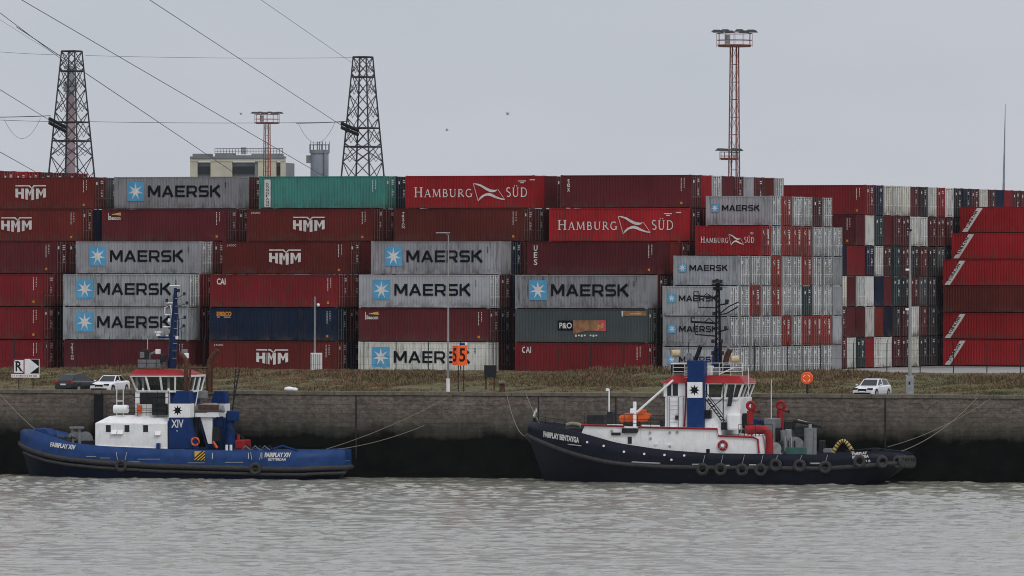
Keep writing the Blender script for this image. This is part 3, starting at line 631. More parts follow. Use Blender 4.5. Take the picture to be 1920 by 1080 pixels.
# ---------------------------------------------------------------- fence, lamps, signs, bollard on the quay
fence=empty('fence',Q0,-QA,'dark post-and-wire fence along the crest of the weedy bank','fence')
pm=MB(); pm.cyl((0,0,0),(0,0,2.55),.045,n=6); pm.cyl((0,0,2.55),(0,.25,2.85),.03,n=5)
pmesh=None; FD=32.6; ss=[sq(QP(204,FD))+2.78*i for i in range(-6,34)]
for s in ss:
    if pmesh is None: o=pm.build('post',M['darksteel'],fence); pmesh=o.data
    else: o=put('post',pmesh,fence)
    o.location=(s,FD,zbank(FD)-.1)
for z in(.5,1.2,1.9,2.45): MB().tube([(ss[0],FD,zbank(FD)+z),(ss[-1],FD,zbank(FD)+z)],.009,4).build('wire',M['darksteel'],fence)
def pole(name,px,d,topy,label,r0,r1,m=M['skin']):
    P=on_bank(px,d); T=Wp(px+1.2,topy,P.y); h=T.z-P.z; e=empty(name,P,-QA,label,'lamp post' if 'lamp' in name else 'pole')
    MB().cyl((0,0,-.1),(0,0,h),r0,r1,n=8).build('pole',m,e); return e,h
e,h=pole('lamp_post',840,3.2,440,'tall slim grey lamp post beside the orange number sign',.11,.045)
MB().tube([(0,0,h-.05),(-.25,0,h+.12),(-.6,0,h+.14)],.03).build('arm',M['skin'],e); MB().box(-1.0,.12,-.11,.11,h+.10,h+.19).build('lamp_head',M['steel'],e,bev=.02)
MB().cyl((0,0,-.1),(0,0,1.3),.15,.15,n=8).build('base_sleeve',M['white'],e)
e,h=pole('lamp_post',1706,3.4,433,'tall grey lamp post on a boxy base beside the parked estate car',.16,.07)
MB().box(-.27,.27,-.22,.22,-.1,1.65).build('base_box',M['steel'],e,bev=.03); MB().box(-.07,.07,-.23,-.222,1.0,1.25).build('hatch',M['darksteel'],e)
MB().box(-.35,.35,-.08,.08,1.66,1.78).build('collar',M['steel'],e); MB().box(-.25,.12,-.1,.1,h-.02,h+.14).build('lamp_head',M['darksteel'],e,bev=.02)
for z in(h-3.1,h-6.2): MB().box(-.35,-.05,-.07,.07,z,z+.15).build('bracket_camera',M['white'],e)
P=on_bank(590,35); T=Wp(590,556,P.y); e=empty('camera_pole',P,-QA,'short grey pole carrying a white surveillance camera by the cabinet','pole')
MB().cyl((0,0,-.2),(0,0,T.z-P.z),.09,.06,n=8).build('pole',M['skin'],e); hh=T.z-P.z
MB().tube([(0,0,hh-.7),(.25,-.05,hh-.6)],.03).build('arm',M['skin'],e); MB().ell((.32,-.08,hh-.72),.13,.13,.15).build('camera_dome',M['white'],e)
P=on_bank(593,34); e=empty('cabinet',P,-QA,'white ribbed metal cabinet standing behind the fence','cabinet')
MB().box(-.45,.45,-.2,.25,-.2,1.45).build('body',M['white'],e,bev=.02)
for i in range(5): MB().box(-.4+i*.18,-.32+i*.18,-.22,-.203,.1,1.35).build('rib',M['steel'],e)
# orange kilometre board, two faces set in a V
P=on_bank(862,2.6); e=empty('number_sign',P,-QA,'orange V-shaped board sign with black number five on posts','sign')
zt=Wp(861,648,P.y).z-P.z; zb_=Wp(861,685,P.y).z-P.z
for x in(-.15,.30): MB().cyl((x,.12,-.1),(x,.12,zt-.1),.045,n=6).build('post',M['darksteel'],e)
def board(x0,x1,y0,y1,tx0,tx1):
    mb=MB(); L_=math.hypot(x1-x0,y1-y0); mb.box(0,L_,0,.03,zb_,zt); o=mb.build('board',M['signorange'],e); o.location=(x0,y0,0); o.rotation_euler=(0,0,math.atan2(y1-y0,x1-x0))
    t=MB(); text(t,'5',L_*tx0,L_*tx1,zb_+.28,zt-.2,-.006,0,0,.02); t.build('number',M['black'],o)
board(-.12,.62,-.35,-.05,.2,.8); board(-.60,-.135,-.02,-.35,.14,.86)
MB().box(-.02,.4,.0,.06,zt+.03,zt+.2).build('lamp_bar',M['blue'],e); MB().box(.42,.6,-.02,.08,zt+.08,zt+.26).build('lamp',M['white'],e)
# restricted sign
P=on_bank(48,4.0); e=empty('mooring_sign',P,-QA,'white square board with red-framed letter R and black arrow','sign')
zt=Wp(48,673,P.y).z-P.z; zb_=Wp(48,701,P.y).z-P.z; zl=Wp(48,708,P.y).z-P.z; q=1/23.4/math.cos(R(16))
for x in(-.6,.6): MB().cyl((x,.06,-.1),(x,.06,zt-.05),.035,n=6).build('post',M['darksteel'],e)
MB().box(-24*q,26*q,-.0,.03,zb_,zt).build('panel',M['white'],e); MB().box(-27*q,26*q,-.0,.03,zl,zb_-.02).build('caption_strip',M['white'],e)
r=MB(); x0,x1=-24*q,-2*q
for a,b,c,d in((x0,x1,zb_,zb_+.09),(x0,x1,zt-.09,zt),(x0,x0+.09,zb_+.09,zt-.09),(x1-.09,x1,zb_+.09,zt-.09)): r.box(a,b,-.006,-.002,c,d)
stroke(r,[(x0+.09,zt-.09),(x1-.05,zb_+.05)],.05,-.004); r.build('red_frame',M['red'],e)
t=MB(); text(t,'R',x0+.22,x1-.2,zb_+.2,zt-.18,-.008,0,0,.02); t.build('letter',M['black'],e)
k=MB(); k.flat([(8*q,zb_+.03),(25*q,zb_+.03),(25*q,(zb_+zt)/2)],-.004); k.flat([(8*q,zt-.03),(25*q,(zb_+zt)/2+.002),(25*q,zt-.03)],-.004); k.build('arrow_ground',M['black'],e)
k=MB(); x_=-25*q; rc_=random.Random(3)
while x_<23*q:
    l_=rc_.uniform(.05,.13); k.box(x_,x_+l_,-.006,-.002,zl+.09,zb_-.12); x_+=l_+rc_.choice((.03,.03,.10))
k.build('caption',M['red'],e)['kind']='stuff'
# dark board seen from behind on two posts
P=on_bank(919,12); e=empty('notice_board',P,-QA,'dark board on two timber posts seen from behind near the bollard','sign')
zt=Wp(919,685,P.y).z-P.z; zb_=Wp(919,708,P.y).z-P.z
MB().box(-.5,.5,0,.06,zb_,zt).build('board',M['darksteel'],e,bev=.01)
for x in(-.38,.32): MB().box(x-.06,x+.06,.07,.17,-.1,zt-.05).build('post',M['rust'],e)
# bollard
P=on_bank(941.5,.8); P.z=ZQ; e=empty('bollard',P,0,'rusty mushroom mooring bollard on the quay edge','bollard')
MB().cyl((0,0,-.05),(0,0,.68),.22,.20,n=16).build('stem',M['rust'],e); MB().cyl((0,0,.68),(0,0,.82),.36,.33,n=16).cyl((0,0,.82),(0,0,.87),.33,.2,n=16).build('cap',M['coping'],e); MB().cyl((0,0,-.03),(0,0,.05),.36,.34,n=16).build('foot',M['rust'],e)
# lifebuoy station
P=on_bank(1513,2.2); e=empty('lifebuoy_station',P,-QA,'round orange lifebuoy holder on a dark post at the quay edge','lifebuoy')
zc=Wp(1513,709,P.y).z-P.z
MB().box(-.06,.06,.02,.12,-.05,zc).build('post',M['darksteel'],e)
MB().cyl((0,.02,zc),(0,-.14,zc),.50,.46,n=24).build('case',M['signorange'],e,bev=.02)
rg=MB(); 
for a0 in(20,110,200,290): stroke(rg,[(p[0],zc+p[1]) for p in arc(0,0,.27,.27,a0,a0+55,8)],.05,-.145)
rg.build('ring_mark',M['white'],e)
P=on_bank(545,.8); P.z=ZQ; 
mb=MB(); mb.ell((-.12,0,.14),.42,.3,.2); mb.ell((.3,.02,.10),.28,.26,.17); tag(mb.build('plastic_sack',M['white'],None),'white plastic sack lying on the quay edge','sack').location=P

# ---------------------------------------------------------------- cars
def car(P,heading,paint,label,dims,kind,plate='white'):
    Lc,Wd,Hc=dims; e=empty('parked_car',P,heading,label,'car','cars parked on the quay'); hw=Wd/2
    if kind=='estate': prof=[(0,.55,.42),(.03,.72,.6),(.12,.80,.66),(.24,.93,.70)]; roof=[(.27,.95),(.42,1.0),(.62,1.0),(.80,.985),(.93,.95),(.985,.66)]
    st=[(-.5,.32,.60,.80),(-.475,.22,.66,.90),(-.42,.20,.76,.95),(-.30,.19,.86,.98),(-.18,.19,.93,1),(0,.19,.95,1),(.2,.19,.97,1),(.38,.19,.98,.985),(.46,.20,.97,.95),(.49,.30,.90,.88),(.5,.36,.70,.84)]
    vs=[];n=9
    for x,zl,zb,wf in st:
        for k in range(n):
            a=[(-1,.0),(-1.0,.18),(-1.0,.5),(-.97,.85),(-.86,1.0),(.86,1.0),(.97,.85),(1.0,.5),(1.0,.18)][k]
            zz=zl+(zb-zl)*a[1]; vs.append((x*Lc,a[0]*hw*wf*(.94 if a[1]==0 else 1),zz))
    fs=[(i*n+k,i*n+(k+1)%n,(i+1)*n+(k+1)%n,(i+1)*n+k) for i in range(len(st)-1) for k in range(n)]+[tuple(range(n)),tuple(range((len(st)-1)*n,len(st)*n))[::-1]]
    MB().add(vs,fs,0,False).build('body',paint,e,bev=.03)
    # greenhouse
    if kind=='saloon': gl=[(-.17,.92,.80),(-.02,Hc-.04,.66),(.08,Hc,.65),(.20,Hc-.02,.64),(.38,.98,.76)]
    elif kind=='estate': gl=[(-.19,.92,.82),(-.04,Hc-.05,.68),(.08,Hc,.68),(.36,Hc-.05,.66),(.47,.98,.76)]
    else: gl=[(-.20,.95,.80),(-.06,Hc-.05,.66),(.10,Hc,.66),(.34,Hc-.06,.64),(.48,1.02,.78)]
    rv=MB(); g=MB()
    base=[(gl[0][0],.90),(gl[-1][0],.95)]
    P0=[(gl[0][0]*Lc,gl[0][2]*hw,.9),(gl[1][0]*Lc,gl[1][2]*hw,gl[1][1]),(gl[2][0]*Lc,gl[2][2]*hw,gl[2][1]),(gl[3][0]*Lc,gl[3][2]*hw,gl[3][1]),(gl[4][0]*Lc,gl[4][2]*hw,.95)]
    vs=[(x,-y,z) for x,y,z in P0]+[(x,y,z) for x,y,z in P0]+[(x,-.83*hw,.9) for x in(P0[1][0],P0[2][0],P0[3][0])]+[(x,.83*hw,.9) for x in(P0[1][0],P0[2][0],P0[3][0])]
    rv.add(vs,[(1,2,7,6),(2,3,8,7),(0,1,6,5),(3,4,9,8),(0,10,1),(10,11,2,1),(11,12,3,2),(12,4,3),(5,6,13),(13,6,7,14),(14,7,8,15),(15,8,9)]); rv.build('cabin',paint,e)
    def quad(name,ids,sh,off,m=M['glass']):
        q=[Vector(vs[i]) for i in ids]; c=sum(q,Vector())/len(q); nn=(q[1]-q[0]).cross(q[2]-q[0]).normalized(); 
        if nn.dot(c-Vector((.05*Lc,0,.8)))<0: nn=-nn
        MB().add([c+(p-c)*sh+nn*off for p in q],[tuple(range(len(q)))]).build(name,m,e)
    quad('windscreen',(0,1,6,5),.88,.012); quad('rear_window',(3,4,9,8),.84,.012)
    for a in((0,10,11,2,1),(11,12,4,3,2)) : quad('side_window',a,.82,.014)
    for a in((5,13,14,7,6),(14,15,9,8,7)) : quad('side_window',a,.82,.014)
    for x in(-.31*Lc,.29*Lc):
        for s in(-1,1):
            wh=MB().cyl((x,s*(hw-.2),.32),(x,s*(hw+.005),.32),.32,n=20).build('wheel',M['rubber'],e); MB().cyl((x,s*(hw-.02),.32),(x,s*(hw+.012),.32),.21,.19,n=14).build('rim',M['steel'],wh)
            MB().cyl((x,s*(hw-.25),.33),(x,s*(hw+.002),.33),.37,n=20).build('wheel_arch',M['black'],e)
    for s in(-1,1):
        MB().box(-.503*Lc,-.44*Lc,min(s*.45*hw,s*.88*hw),max(s*.45*hw,s*.88*hw),.62,.76).build('headlight',M['glass'],e,bev=.02)
        MB().box(.44*Lc,.503*Lc,min(s*.5*hw,s*.9*hw),max(s*.5*hw,s*.9*hw),.72,.90).build('tail_light',M['red'],e,bev=.02)
        MB().box(-.17*Lc,-.14*Lc,min(s*hw,s*(hw+.18)),max(s*hw,s*(hw+.18)),.93,1.05).build('mirror',paint,e,bev=.02)
    MB().box(-.507*Lc,-.47*Lc,-.36*hw,.36*hw,.50,.70).build('grille',M['black'],e); MB().box(-.506*Lc,-.47*Lc,-.75*hw,.75*hw,.26,.40).build('air_intake',M['black'],e); MB().box(-.511*Lc,-.508*Lc,-.26,.26,.43,.53).build('number_plate',M['white'],e); MB().box(.501*Lc,.504*Lc,-.26,.26,.62,.74).build('number_plate',M['white'],e)
    return e
def face(px,d,deg): return on_bank(px,d)
car(on_bank(206,2.9),R(70),M['carwhite'],'white saloon parked on the quay beside the black hatchback',(4.5,1.82,1.42),'saloon')
car(on_bank(146,3.6),R(-120),M['carblack'],'black hatchback parked tail to the water on the quay',(4.3,1.84,1.52),'hatch')
car(on_bank(1635,3.2),R(68),M['carsilver'],'white estate car parked alone near the lamp post',(4.69,1.83,1.47),'estate')

# ---------------------------------------------------------------- tugs
class Tug:
    def __init__(s,name,px0,d,label):
        s.P=QP(px0,d,890); s.P.z=0; s.e=empty(name,s.P,-QA,label,'tugboat')
    def loc(s,px,py,y=0):
        u,v=uv(px,py); k=u/F; P=s.P+QN*y; t=(k*P.y-P.x)/(QX.x-k*QX.y); Y=P.y+t*QX.y; return Vector((t,y,ZC-v*Y/F))
    def poly(s,pts,y): return [(p.x,p.z) for p in (s.loc(a,b,y) for a,b in pts)]
    def pris(s,name,pts,y0,y1,m,parent=None,bev=0):     # outline traced at the near face y0, extruded to y1
        return MB().prism(s.poly(pts,y0),y0,y1).build(name,m,parent or s.e,bev=bev)
    def rect(s,name,x0,y0,x1,y1,ya,yb,m,parent=None,bev=0): return s.pris(name,[(x0,y1),(x1,y1),(x1,y0),(x0,y0)],ya,yb,m,parent,bev)
    def line(s,name,pts,r,m,parent=None,n=6,y=None): return MB().tube([s.loc(*p) if len(p)==3 else s.loc(p[0],p[1],y) for p in pts],r,n).build(name,m,parent or s.e)
def hull(T,st,mu,ml,fender_r,deck,deck_drop,rake=0,rake2=0):
    # st: (x, z_top, halfbeam_top, z_fender, halfbeam_fender, halfbeam_waterline)
    st=[tuple(float(v) for v in a) for a in st]; xs=[a[0] for a in st]
    fx=np.linspace(xs[0],xs[-1],61); A=np.array(st)
    S=np.stack([fx]+[np.interp(fx,xs,A[:,i]) for i in range(1,6)],1)
    for _ in range(2): 
        S2=S.copy(); S2[1:-1,1:]=(S[:-2,1:]+2*S[1:-1,1:]+S[2:,1:])/4; S=S2
    def rk(a,z):
        t=max(0,min(2.2,(a[3]-z)/max(.3,a[3]))); x0=S[0][0]; x1=S[-1][0]
        return a[0]+rake*t*max(0,1-(a[0]-x0)/6)**1.5-rake2*t*max(0,1-(x1-a[0])/7)**1.5
    def shell(nm,rows,m):
        mb=MB()
        for s in(-1,1):
            vs=[];n=len(rows(S[0]))
            for a in S: vs+=[(rk(a,z),s*y,z) for y,z in rows(a)]
            mb.add(vs,[(i*n+j,i*n+j+1,(i+1)*n+j+1,(i+1)*n+j) for i in range(len(S)-1) for j in range(n-1)],0,True)
            if s==1: 
                for i in(0,len(S)-1):
                    r=rows(S[i]); mb.add([(rk(S[i],z),-y,z) for y,z in r]+[(rk(S[i],z),y,z) for y,z in r[::-1]],[tuple(range(2*len(r)))],0)
        return mb.build(nm,m,T.e)
    low=shell('hull',lambda a:[(0,-1.6),(a[5]*.8,-1.3),(a[5],-.2),(a[5]*.5+a[4]*.5,a[3]*.5),(a[4],a[3])],ml)
    up=shell('bulwark',lambda a:[(a[4],a[3]),(a[4]*.5+a[2]*.5+.01,a[3]*.5+a[1]*.5),(a[2],a[1]),(max(0,a[2]-.16),a[1]),(max(0,a[2]-.16),a[1]-deck_drop)],mu)
    mb=MB(); vs=[]
    for a in S: vs+=[(a[0],-max(0,a[2]-.1),a[1]-deck_drop+.02),(a[0],max(0,a[2]-.1),a[1]-deck_drop+.02)]
    mb.add(vs,[(2*i,2*i+1,2*i+3,2*i+2) for i in range(len(S)-1)],0).build('deck',deck,T.e)
    fp=[(a[0],-a[4]-.02,a[3]) for a in S]; fq=[(a[0],a[4]+.02,a[3]) for a in S[::-1]]
    MB().tube(fp,fender_r,8).build('rubbing_strake',M['rubber'],T.e); MB().tube(fq,fender_r,8).build('rubbing_strake',M['rubber'],T.e); MB().tube([fp[-1],fq[0]],fender_r,8).build('rubbing_strake',M['rubber'],T.e)
    def surf(x,z):
        a=[np.interp(x,S[:,0],S[:,i]) for i in range(1,6)]
        if z>=a[2]: return -(np.interp(z,[a[2],a[0]],[a[3],a[1]]))-.03
        return -np.interp(z,[0,a[2]],[a[4],a[3]])-.03
    return surf
def onhull(T,surf,px,py,it=4):
    y=-3.
    for _ in range(it): p=T.loc(px,py,y); y=surf(p.x,p.z)
    return T.loc(px,py,y)
def hull_text(T,surf,body,px0,px1,py0,py1,dy=0,m=0,name='lettering',shear=0,off=.015,mt=None):
    a=onhull(T,surf,px0,py1); b=onhull(T,surf,px1,py1+dy); top=onhull(T,surf,px0,py0)
    mb=MB(); text(mb,body,a.x,b.x,a.z,top.z,0,0,shear,off,fn=lambda x,z:surf(x,z)-.012,skew=b.z-a.z); return mb.build(name,mt or M['print_white'],T.e)
def tyre(T,p,chain=None,Rr=.36,r=.15,ax=(0,1,0)):
    o=MB().torus(p,ax,Rr,r,20,8).build('tyre',M['rubber'],T.e)
    if chain: MB().tube([p+Vector((0,-.0,Rr)),Vector(chain)],.025,4).build('chain',M['steel'],o)
def railing(T,pts,h,m,name='railing',r=.022,mids=(.5,),parent=None,every=1.1):
    mb=MB(); 
    for z in mids+(1.0,): mb.tube([Vector(p)+Vector((0,0,h*z)) for p in pts],r,5)
    for a,b in zip(pts,pts[1:]):
        a=Vector(a);b=Vector(b);n=max(1,int((b-a).length/every))
        for i in range(n+1): q=a.lerp(b,i/n); mb.cyl(q,q+Vector((0,0,h)),r,n=5)
    return mb.build(name,m,parent or T.e)
def lifering(T,p,m=M['orange'],Rr=.30,r=.075):
    o=MB().torus(p,(0,1,0),Rr,r,20,8).build('lifebuoy',m,T.e)
    for a in(45,135,225,315):
        q=p+Vector((math.cos(R(a))*Rr,0,math.sin(R(a))*Rr)); MB().torus(q,(-math.sin(R(a)),0,math.cos(R(a))),.083,.012,8,5).build('band',M['white'],o)

# ---- blue tug
A=Tug('tugboat',340,-4.7,'blue tugboat with white deckhouse and brown exhaust pipes moored at quay wall')
hb=3.9
def X(px,y=0): return A.loc(px,840,y).x
def Z(py,px=340,y=-3.9): return A.loc(px,py,y).z
xb=X(40,0)
st=[(xb,Z(812),.25,Z(835),.3,.1),(xb+.25,Z(808),1.1,Z(838),1.2,.5),(xb+.8,Z(806),1.9,Z(842),2.0,1.1),(xb+1.7,Z(809),2.6,Z(848),2.7,1.8),(xb+3,Z(817),3.2,Z(856),3.3,2.6),(xb+5,Z(831),3.7,Z(863),3.8,3.4),(X(185,-hb),Z(837),hb,Z(868),hb+.05,hb-.15),(X(300,-hb),Z(842),hb,Z(874),hb+.05,hb-.1),(X(500,-hb),Z(845),hb,Z(878),hb+.05,hb-.1),(X(575,-hb),Z(845),hb-.02,Z(878),hb+.02,hb-.25),(X(653,0)-2.4,Z(843),hb*.93,Z(877),hb*.94,hb*.75),(X(653,0)-1.1,Z(842),hb*.78,Z(876),hb*.79,hb*.5),(X(653,0)-.35,Z(842),hb*.55,Z(876),hb*.56,hb*.3),(X(653,0),Z(843),hb*.25,Z(876),hb*.27,.3)]
sA=hull(A,st,M['hullblue'],M['navyblue_shaded'],.20,M['green'],.9,.7,.7)
wl=MB()
for yy in(.0,):
    pts=[(st[i][0],-st[i][4]-.03,st[i][3]-.42) for i in range(2,len(st))]
MB().tube(pts,.13,6).build('rubbing_strake',M['rubber'],A.e)
hull_text(A,sA,'FAIRPLAY XIV',94,142,828.5,837.5,6,shear=.15,off=.05); hull_text(A,sA,'FAIRPLAY XIV',496,546,848.5,857.5,0,shear=.12,off=.05); hull_text(A,sA,'ROTTERDAM',503,536,859,864,0,shear=.1,off=.03)
hz=MB(); p=onhull(A,sA,365,863); q=onhull(A,sA,385,846); hz.flat([(p.x,p.z),(q.x,p.z),(q.x,q.z),(p.x,q.z)],p.y-.04,0)
w_=q.x-p.x
for i in range(4):
    a=p.x+w_*(i-1)/3; 
    pl=[(a+w_*.02,p.z),(a+w_*.2,p.z),(a+w_*1.2,q.z),(a+w_*1.02,q.z)]
    cl=[]
    for (x,z) in pl: cl.append((x,z))
    k=(q.z-p.z)/w_
    lo=[(max(p.x,min(q.x,x)),z) for x,z in pl]
    x0_,x1_=pl[0][0],pl[1][0]
    def zz(x,xx): return p.z+(xx-x)*k
    pts2=[]
    for xs_,flip in((x0_,0),(x1_,1)):
        s0=(xs_,p.z) if xs_>=p.x else (p.x,zz(xs_,p.x)); s1=(xs_+w_,q.z) if xs_+w_<=q.x else (q.x,zz(xs_,q.x)); pts2+= [s0,s1] if not flip else [s1,s0]
    if i==0: pts2=pts2
    if abs(pts2[0][0]-pts2[1][0])>.02: hz.flat(pts2,p.y-.045,1)
hz.build('hazard_panel',[M['yellow'],M['black']],A.e)
# white deckhouse, chamfered
yh=-2.9
bx0,bx1=X(178,yh),X(314,yh); z0,z1,z2=Z(838,y=yh),Z(794,y=yh),Z(781,y=yh)
mb=MB(); mb.add([(bx0,yh,z0-.3),(bx1,yh,z0-.3),(bx1,yh,z1),(bx0,yh,z1),(bx0+.95,yh+.9,z2),(bx1,yh+.9,z2),(bx0+.95,-yh-.9,z2),(bx1,-yh-.9,z2),(bx0,-yh,z1),(bx1,-yh,z1),(bx0,-yh,z0-.3),(bx1,-yh,z0-.3)],[(0,1,2,3),(3,2,5,4),(4,5,7,6),(6,7,9,8),(8,9,11,10),(3,4,6,8,10,0),(1,2,5,7,9,11)])
dh=mb.build('deckhouse',M['white'],A.e,bev=.05)
for cx in(203,238,273):
    A.rect('window_frame',cx-6,795.5,cx+6,811.5,yh-.03,yh+.02,M['white'],dh); A.rect('window',cx-4.6,797,cx+4.6,810,yh-.04,yh+.0,M['glass'],dh)
for cx,cy in((214,810),(226,810),(296.5,812)):
    a=A.loc(cx-5,cy-4,yh);b=A.loc(cx+5,cy+4,yh); MB().add([(a.x,yh,a.z),(b.x,yh,a.z),(b.x,yh-.22,b.z),(a.x,yh-.22,b.z),(a.x,yh,b.z),(b.x,yh,b.z)],[(0,1,2,3),(3,2,5,4),(0,3,4),(1,5,2)]).build('vent_cowl',M['white'],dh)
A.rect('door',292,815,301,835,yh-.03,yh+.01,M['white'],dh); A.rect('deck_box',293,831,299,842,yh-.35,yh-.02,M['blue'])
A.line('kick_pipe',[(180,836),(312,841)],.05,M['white'],y=yh-.06)
railing(A,[A.loc(200,781,-2.0),A.loc(316,781,-2.0)],1.0,M['darksteel'],mids=(.33,.66))
# twin funnels
def funnel(y0,y1,px0,px1,face=True):
    f=A.pris('funnel',[(px0,842),(px1+12,842),(px1+2,800),(px1,783),(px0,783)],y0,y1,M['blue'],bev=.06)
    A.rect('white_band',px0,757,px1+3,783.2,y0-.02,y1+.02,M['white'],f,.04)
    A.pris('funnel_cap',[(px0+6,757),(px1+3,757),(px1+1,733),(px0+14,733)],y0+.05,y1-.05,M['blue'],f,.05)
    if face:
        s=MB(); c=A.loc(333,769.5,y0-.035); star(s,c.x,c.z,.40,.20,8,y0-.035,0); s.build('star_emblem',M['print_navy'],f)
        t=MB(); a=A.loc(321,802,y0-.03); b=A.loc(344,787,y0-.03); text(t,'XIV',a.x,b.x,a.z,b.z,y0-.02,0,0,.02); t.build('lettering',M['print_white'],f)
        d=A.loc(332,808,y0); MB().ell((d.x,y0-.02,d.z),.05,.03,.05).build('lamp',M['white'],f)
    return f
funnel(-3.0,-1.7,316,353); funnel(1.7,3.0,388,420,False)
def pipe(pts,r,nm='exhaust_pipe'): A.line(nm,pts,r,M['rust'],n=10)
pipe([(348,735,-2.3),(349,700,-2.3),(350,676,-2.3),(344,668,-2.3),(336,662,-2.3)],.17); pipe([(354,735,-2.6),(357,690,-2.6)],.08); pipe([(391,735,2.3),(391,690,2.3),(393,676,2.3),(400,666,2.3),(408,656,2.3)],.19); pipe([(397,735,2.6),(398,690,2.6),(401,681,2.6),(408,678,2.6)],.08)
A.line('pipe_brace',[(350,690,-2.3),(391,690,2.3)],.06,M['rust'])
# wheelhouse
yw=-1.9; 
whs=A.rect('wheelhouse',253,734,318,781,yw,-yw,M['white'],bev=.04)
A.rect('recess_shade_panel',262,736,310,757,yw-.02,yw,M['darksteel'],whs); A.rect('opening',290,738,308,770,yw-.03,yw,M['glass'],whs)  # recess is a flat dark sheet, its shade painted on the wall
for px in(256,268,316): A.rect('pillar',px-2,703,px+2,734,yw-.05,yw+.08,M['white'],whs)
# glazed box flaring outward
def gbox():
    bz,tz=Z(734,y=yw),Z(705,y=yw); b0,b1=X(256,yw),X(352,yw); t0,t1=X(246,yw),X(358,yw)
    y=yw
    vs=[(b0,y,bz),(b1,y,bz),(b1,-y,bz),(b0,-y,bz),(t0,y-.25,tz),(t1,y-.25,tz),(t1,-y+.25,tz),(t0,-y+.25,tz)]
    g=MB().add(vs,[(0,1,5,4),(1,2,6,5),(2,3,7,6),(3,0,4,7)]).build('window_band',M['clear'],whs); A.rect('console',262,722,300,734,-.8,.6,M['darksteel'],whs)
    fr=MB(); L=lambda a,b,t: Vector(vs[a]).lerp(Vector(vs[b]),t)
    def pane(a,b,ta,tb,n):
        for i in range(n+1):
            p=L(a,b,i/n);q=L(ta,tb,i/n); MB().bar(p,q,.13).build('mullion',M['white'],whs)
    pane(0,1,4,5,4); pane(1,2,5,6,3); pane(0,3,4,7,3)
    for a,b in((0,1),(1,2),(3,0),(4,5),(5,6),(7,4)): MB().bar(vs[a],vs[b],.15).build('window_rail',M['white'],whs)
    rf=MB(); e=.14; zr=tz+.08
    rf.add([(t0-e,y-.25-e,tz+.02),(t1+.1,y-.25-e,tz+.02),(t1+.1,-y+.25+e,tz+.02),(t0-e,-y+.25+e,tz+.02),(t0+.25,y+.4,tz+.52),(t1-.9,y+.4,tz+.46),(t1-.9,-y-.4,tz+.46),(t0+.25,-y-.4,tz+.52)],[(0,1,5,4),(1,2,6,5),(2,3,7,6),(3,0,4,7),(4,5,6,7),(0,3,2,1)]); rf.build('roof',M['red'],whs,bev=.04)
gbox()
A.rect('wheelhouse_base',318,733,352,758,yw+.2,-yw,M['blue'],whs)
railing(A,[A.loc(253,781,-2.5),A.loc(316,781,-2.5)],2.0,M['black'],mids=(.25,.5,.75),every=.8)
A.rect('deck_locker',258,760,264,776,-2.3,-2.0,M['orange']); A.rect('deck_locker',285,757,312,778,-2.4,-2.0,M['darksteel'])
for a,b in(((346,735),(340,705)),((368,735),(374,706)),((358,735),(364,706))): A.line('window_strut',[(a[0],a[1],1.9),(b[0],b[1],1.9)],.05,M['white'],n=5)
A.line('window_strut',[(355,707,1.9),(378,707,1.9)],.06,M['white']); A.line('stair_rail',[(366,763,-1.5),(376,708,-1.5)],.05,M['white'])
# mast
mast=A.line('mast',[(322,690,0),(324,640,0),(328,575,0),(329,540,0)],[.34,.30,.20,.12],M['mastblue'],n=10)
A.line('mast_stay',[(330,545,.2),(334,600,.2),(336,690,.3)],.05,M['mastblue'],mast)
for x0,x1,y,r in((318,337,536,.05),(306,326,613,.05),(312,330,568,.06),(312,330,630,.05)): A.line('crossarm',[(x0,y,0),(x1,y,0)],r,M['white'],mast)
A.line('antenna_frame',[(309,590,-.2),(309,577,-.2),(320,572,0),(322,590,0),(309,590,-.2)],.05,M['white'],mast); A.rect('radar_scanner',290,621,301,624,-.3,.0,M['white'],mast); A.rect('radar_drum',293,624,299,630,-.25,.05,M['white'],mast); A.line('radar_arm',[(296,632,0),(322,632,0)],.07,M['blue'],mast)
for px,py in((334,545),(312,563),(317,600),(330,560),(318,628),(331,633)): A.rect('mast_lamp',px-2,py-3,px+2,py+3,-.2,.05,M['white'] if px%2 else M['darksteel'],mast)
for i in range(9): A.line('mast_rung',[(323+i*.7,672-i*14,-.35),(331+i*.5,672-i*14,-.35)],.025,M['steel'],mast,n=4)
for x0,y0,x1,y1 in((330,560,345,552),(330,575,350,569),(331,600,346,596),(318,645,331,645),(331,620,344,612)): A.line('mast_bracket',[(x0,y0,0),(x1,y1,0)],.03,M['darksteel'],mast,n=4); A.rect('mast_lamp',x1-2,y1-4,x1+2,y1+2,-.15,.05,M['darksteel'],mast)
A.rect('loudhailer',340,655,350,664,-.5,-.1,M['grey'],bev=.03); A.rect('vent_mushroom',268,655,278,674,-.9,-.5,M['darksteel'],bev=.05)
A.line('whip_aerial',[(277,690,-.5),(277,635,-.5)],.02,M['white']); A.line('whip_aerial',[(340,690,.4),(341,600,.4)],.02,M['darksteel'])
A.rect('roof_locker',258,674,300,690,-1.2,.8,M['grey'],whs,.04); A.line('water_cannon',[(280,676,-.5),(281,664,-.5),(292,660,-.5)],.10,M['grey']); A.rect('searchlight',291,655,299,664,-.7,-.3,M['white'],bev=.04); A.rect('searchlight',345,662,352,672,-.9,-.5,M['white'],bev=.04); A.rect('searchlight',262,660,270,671,-1,-.6,M['grey'],bev=.04)
railing(A,[A.loc(256,688,-1.4),A.loc(312,688,-1.4)],.6,M['darksteel'],every=.7)
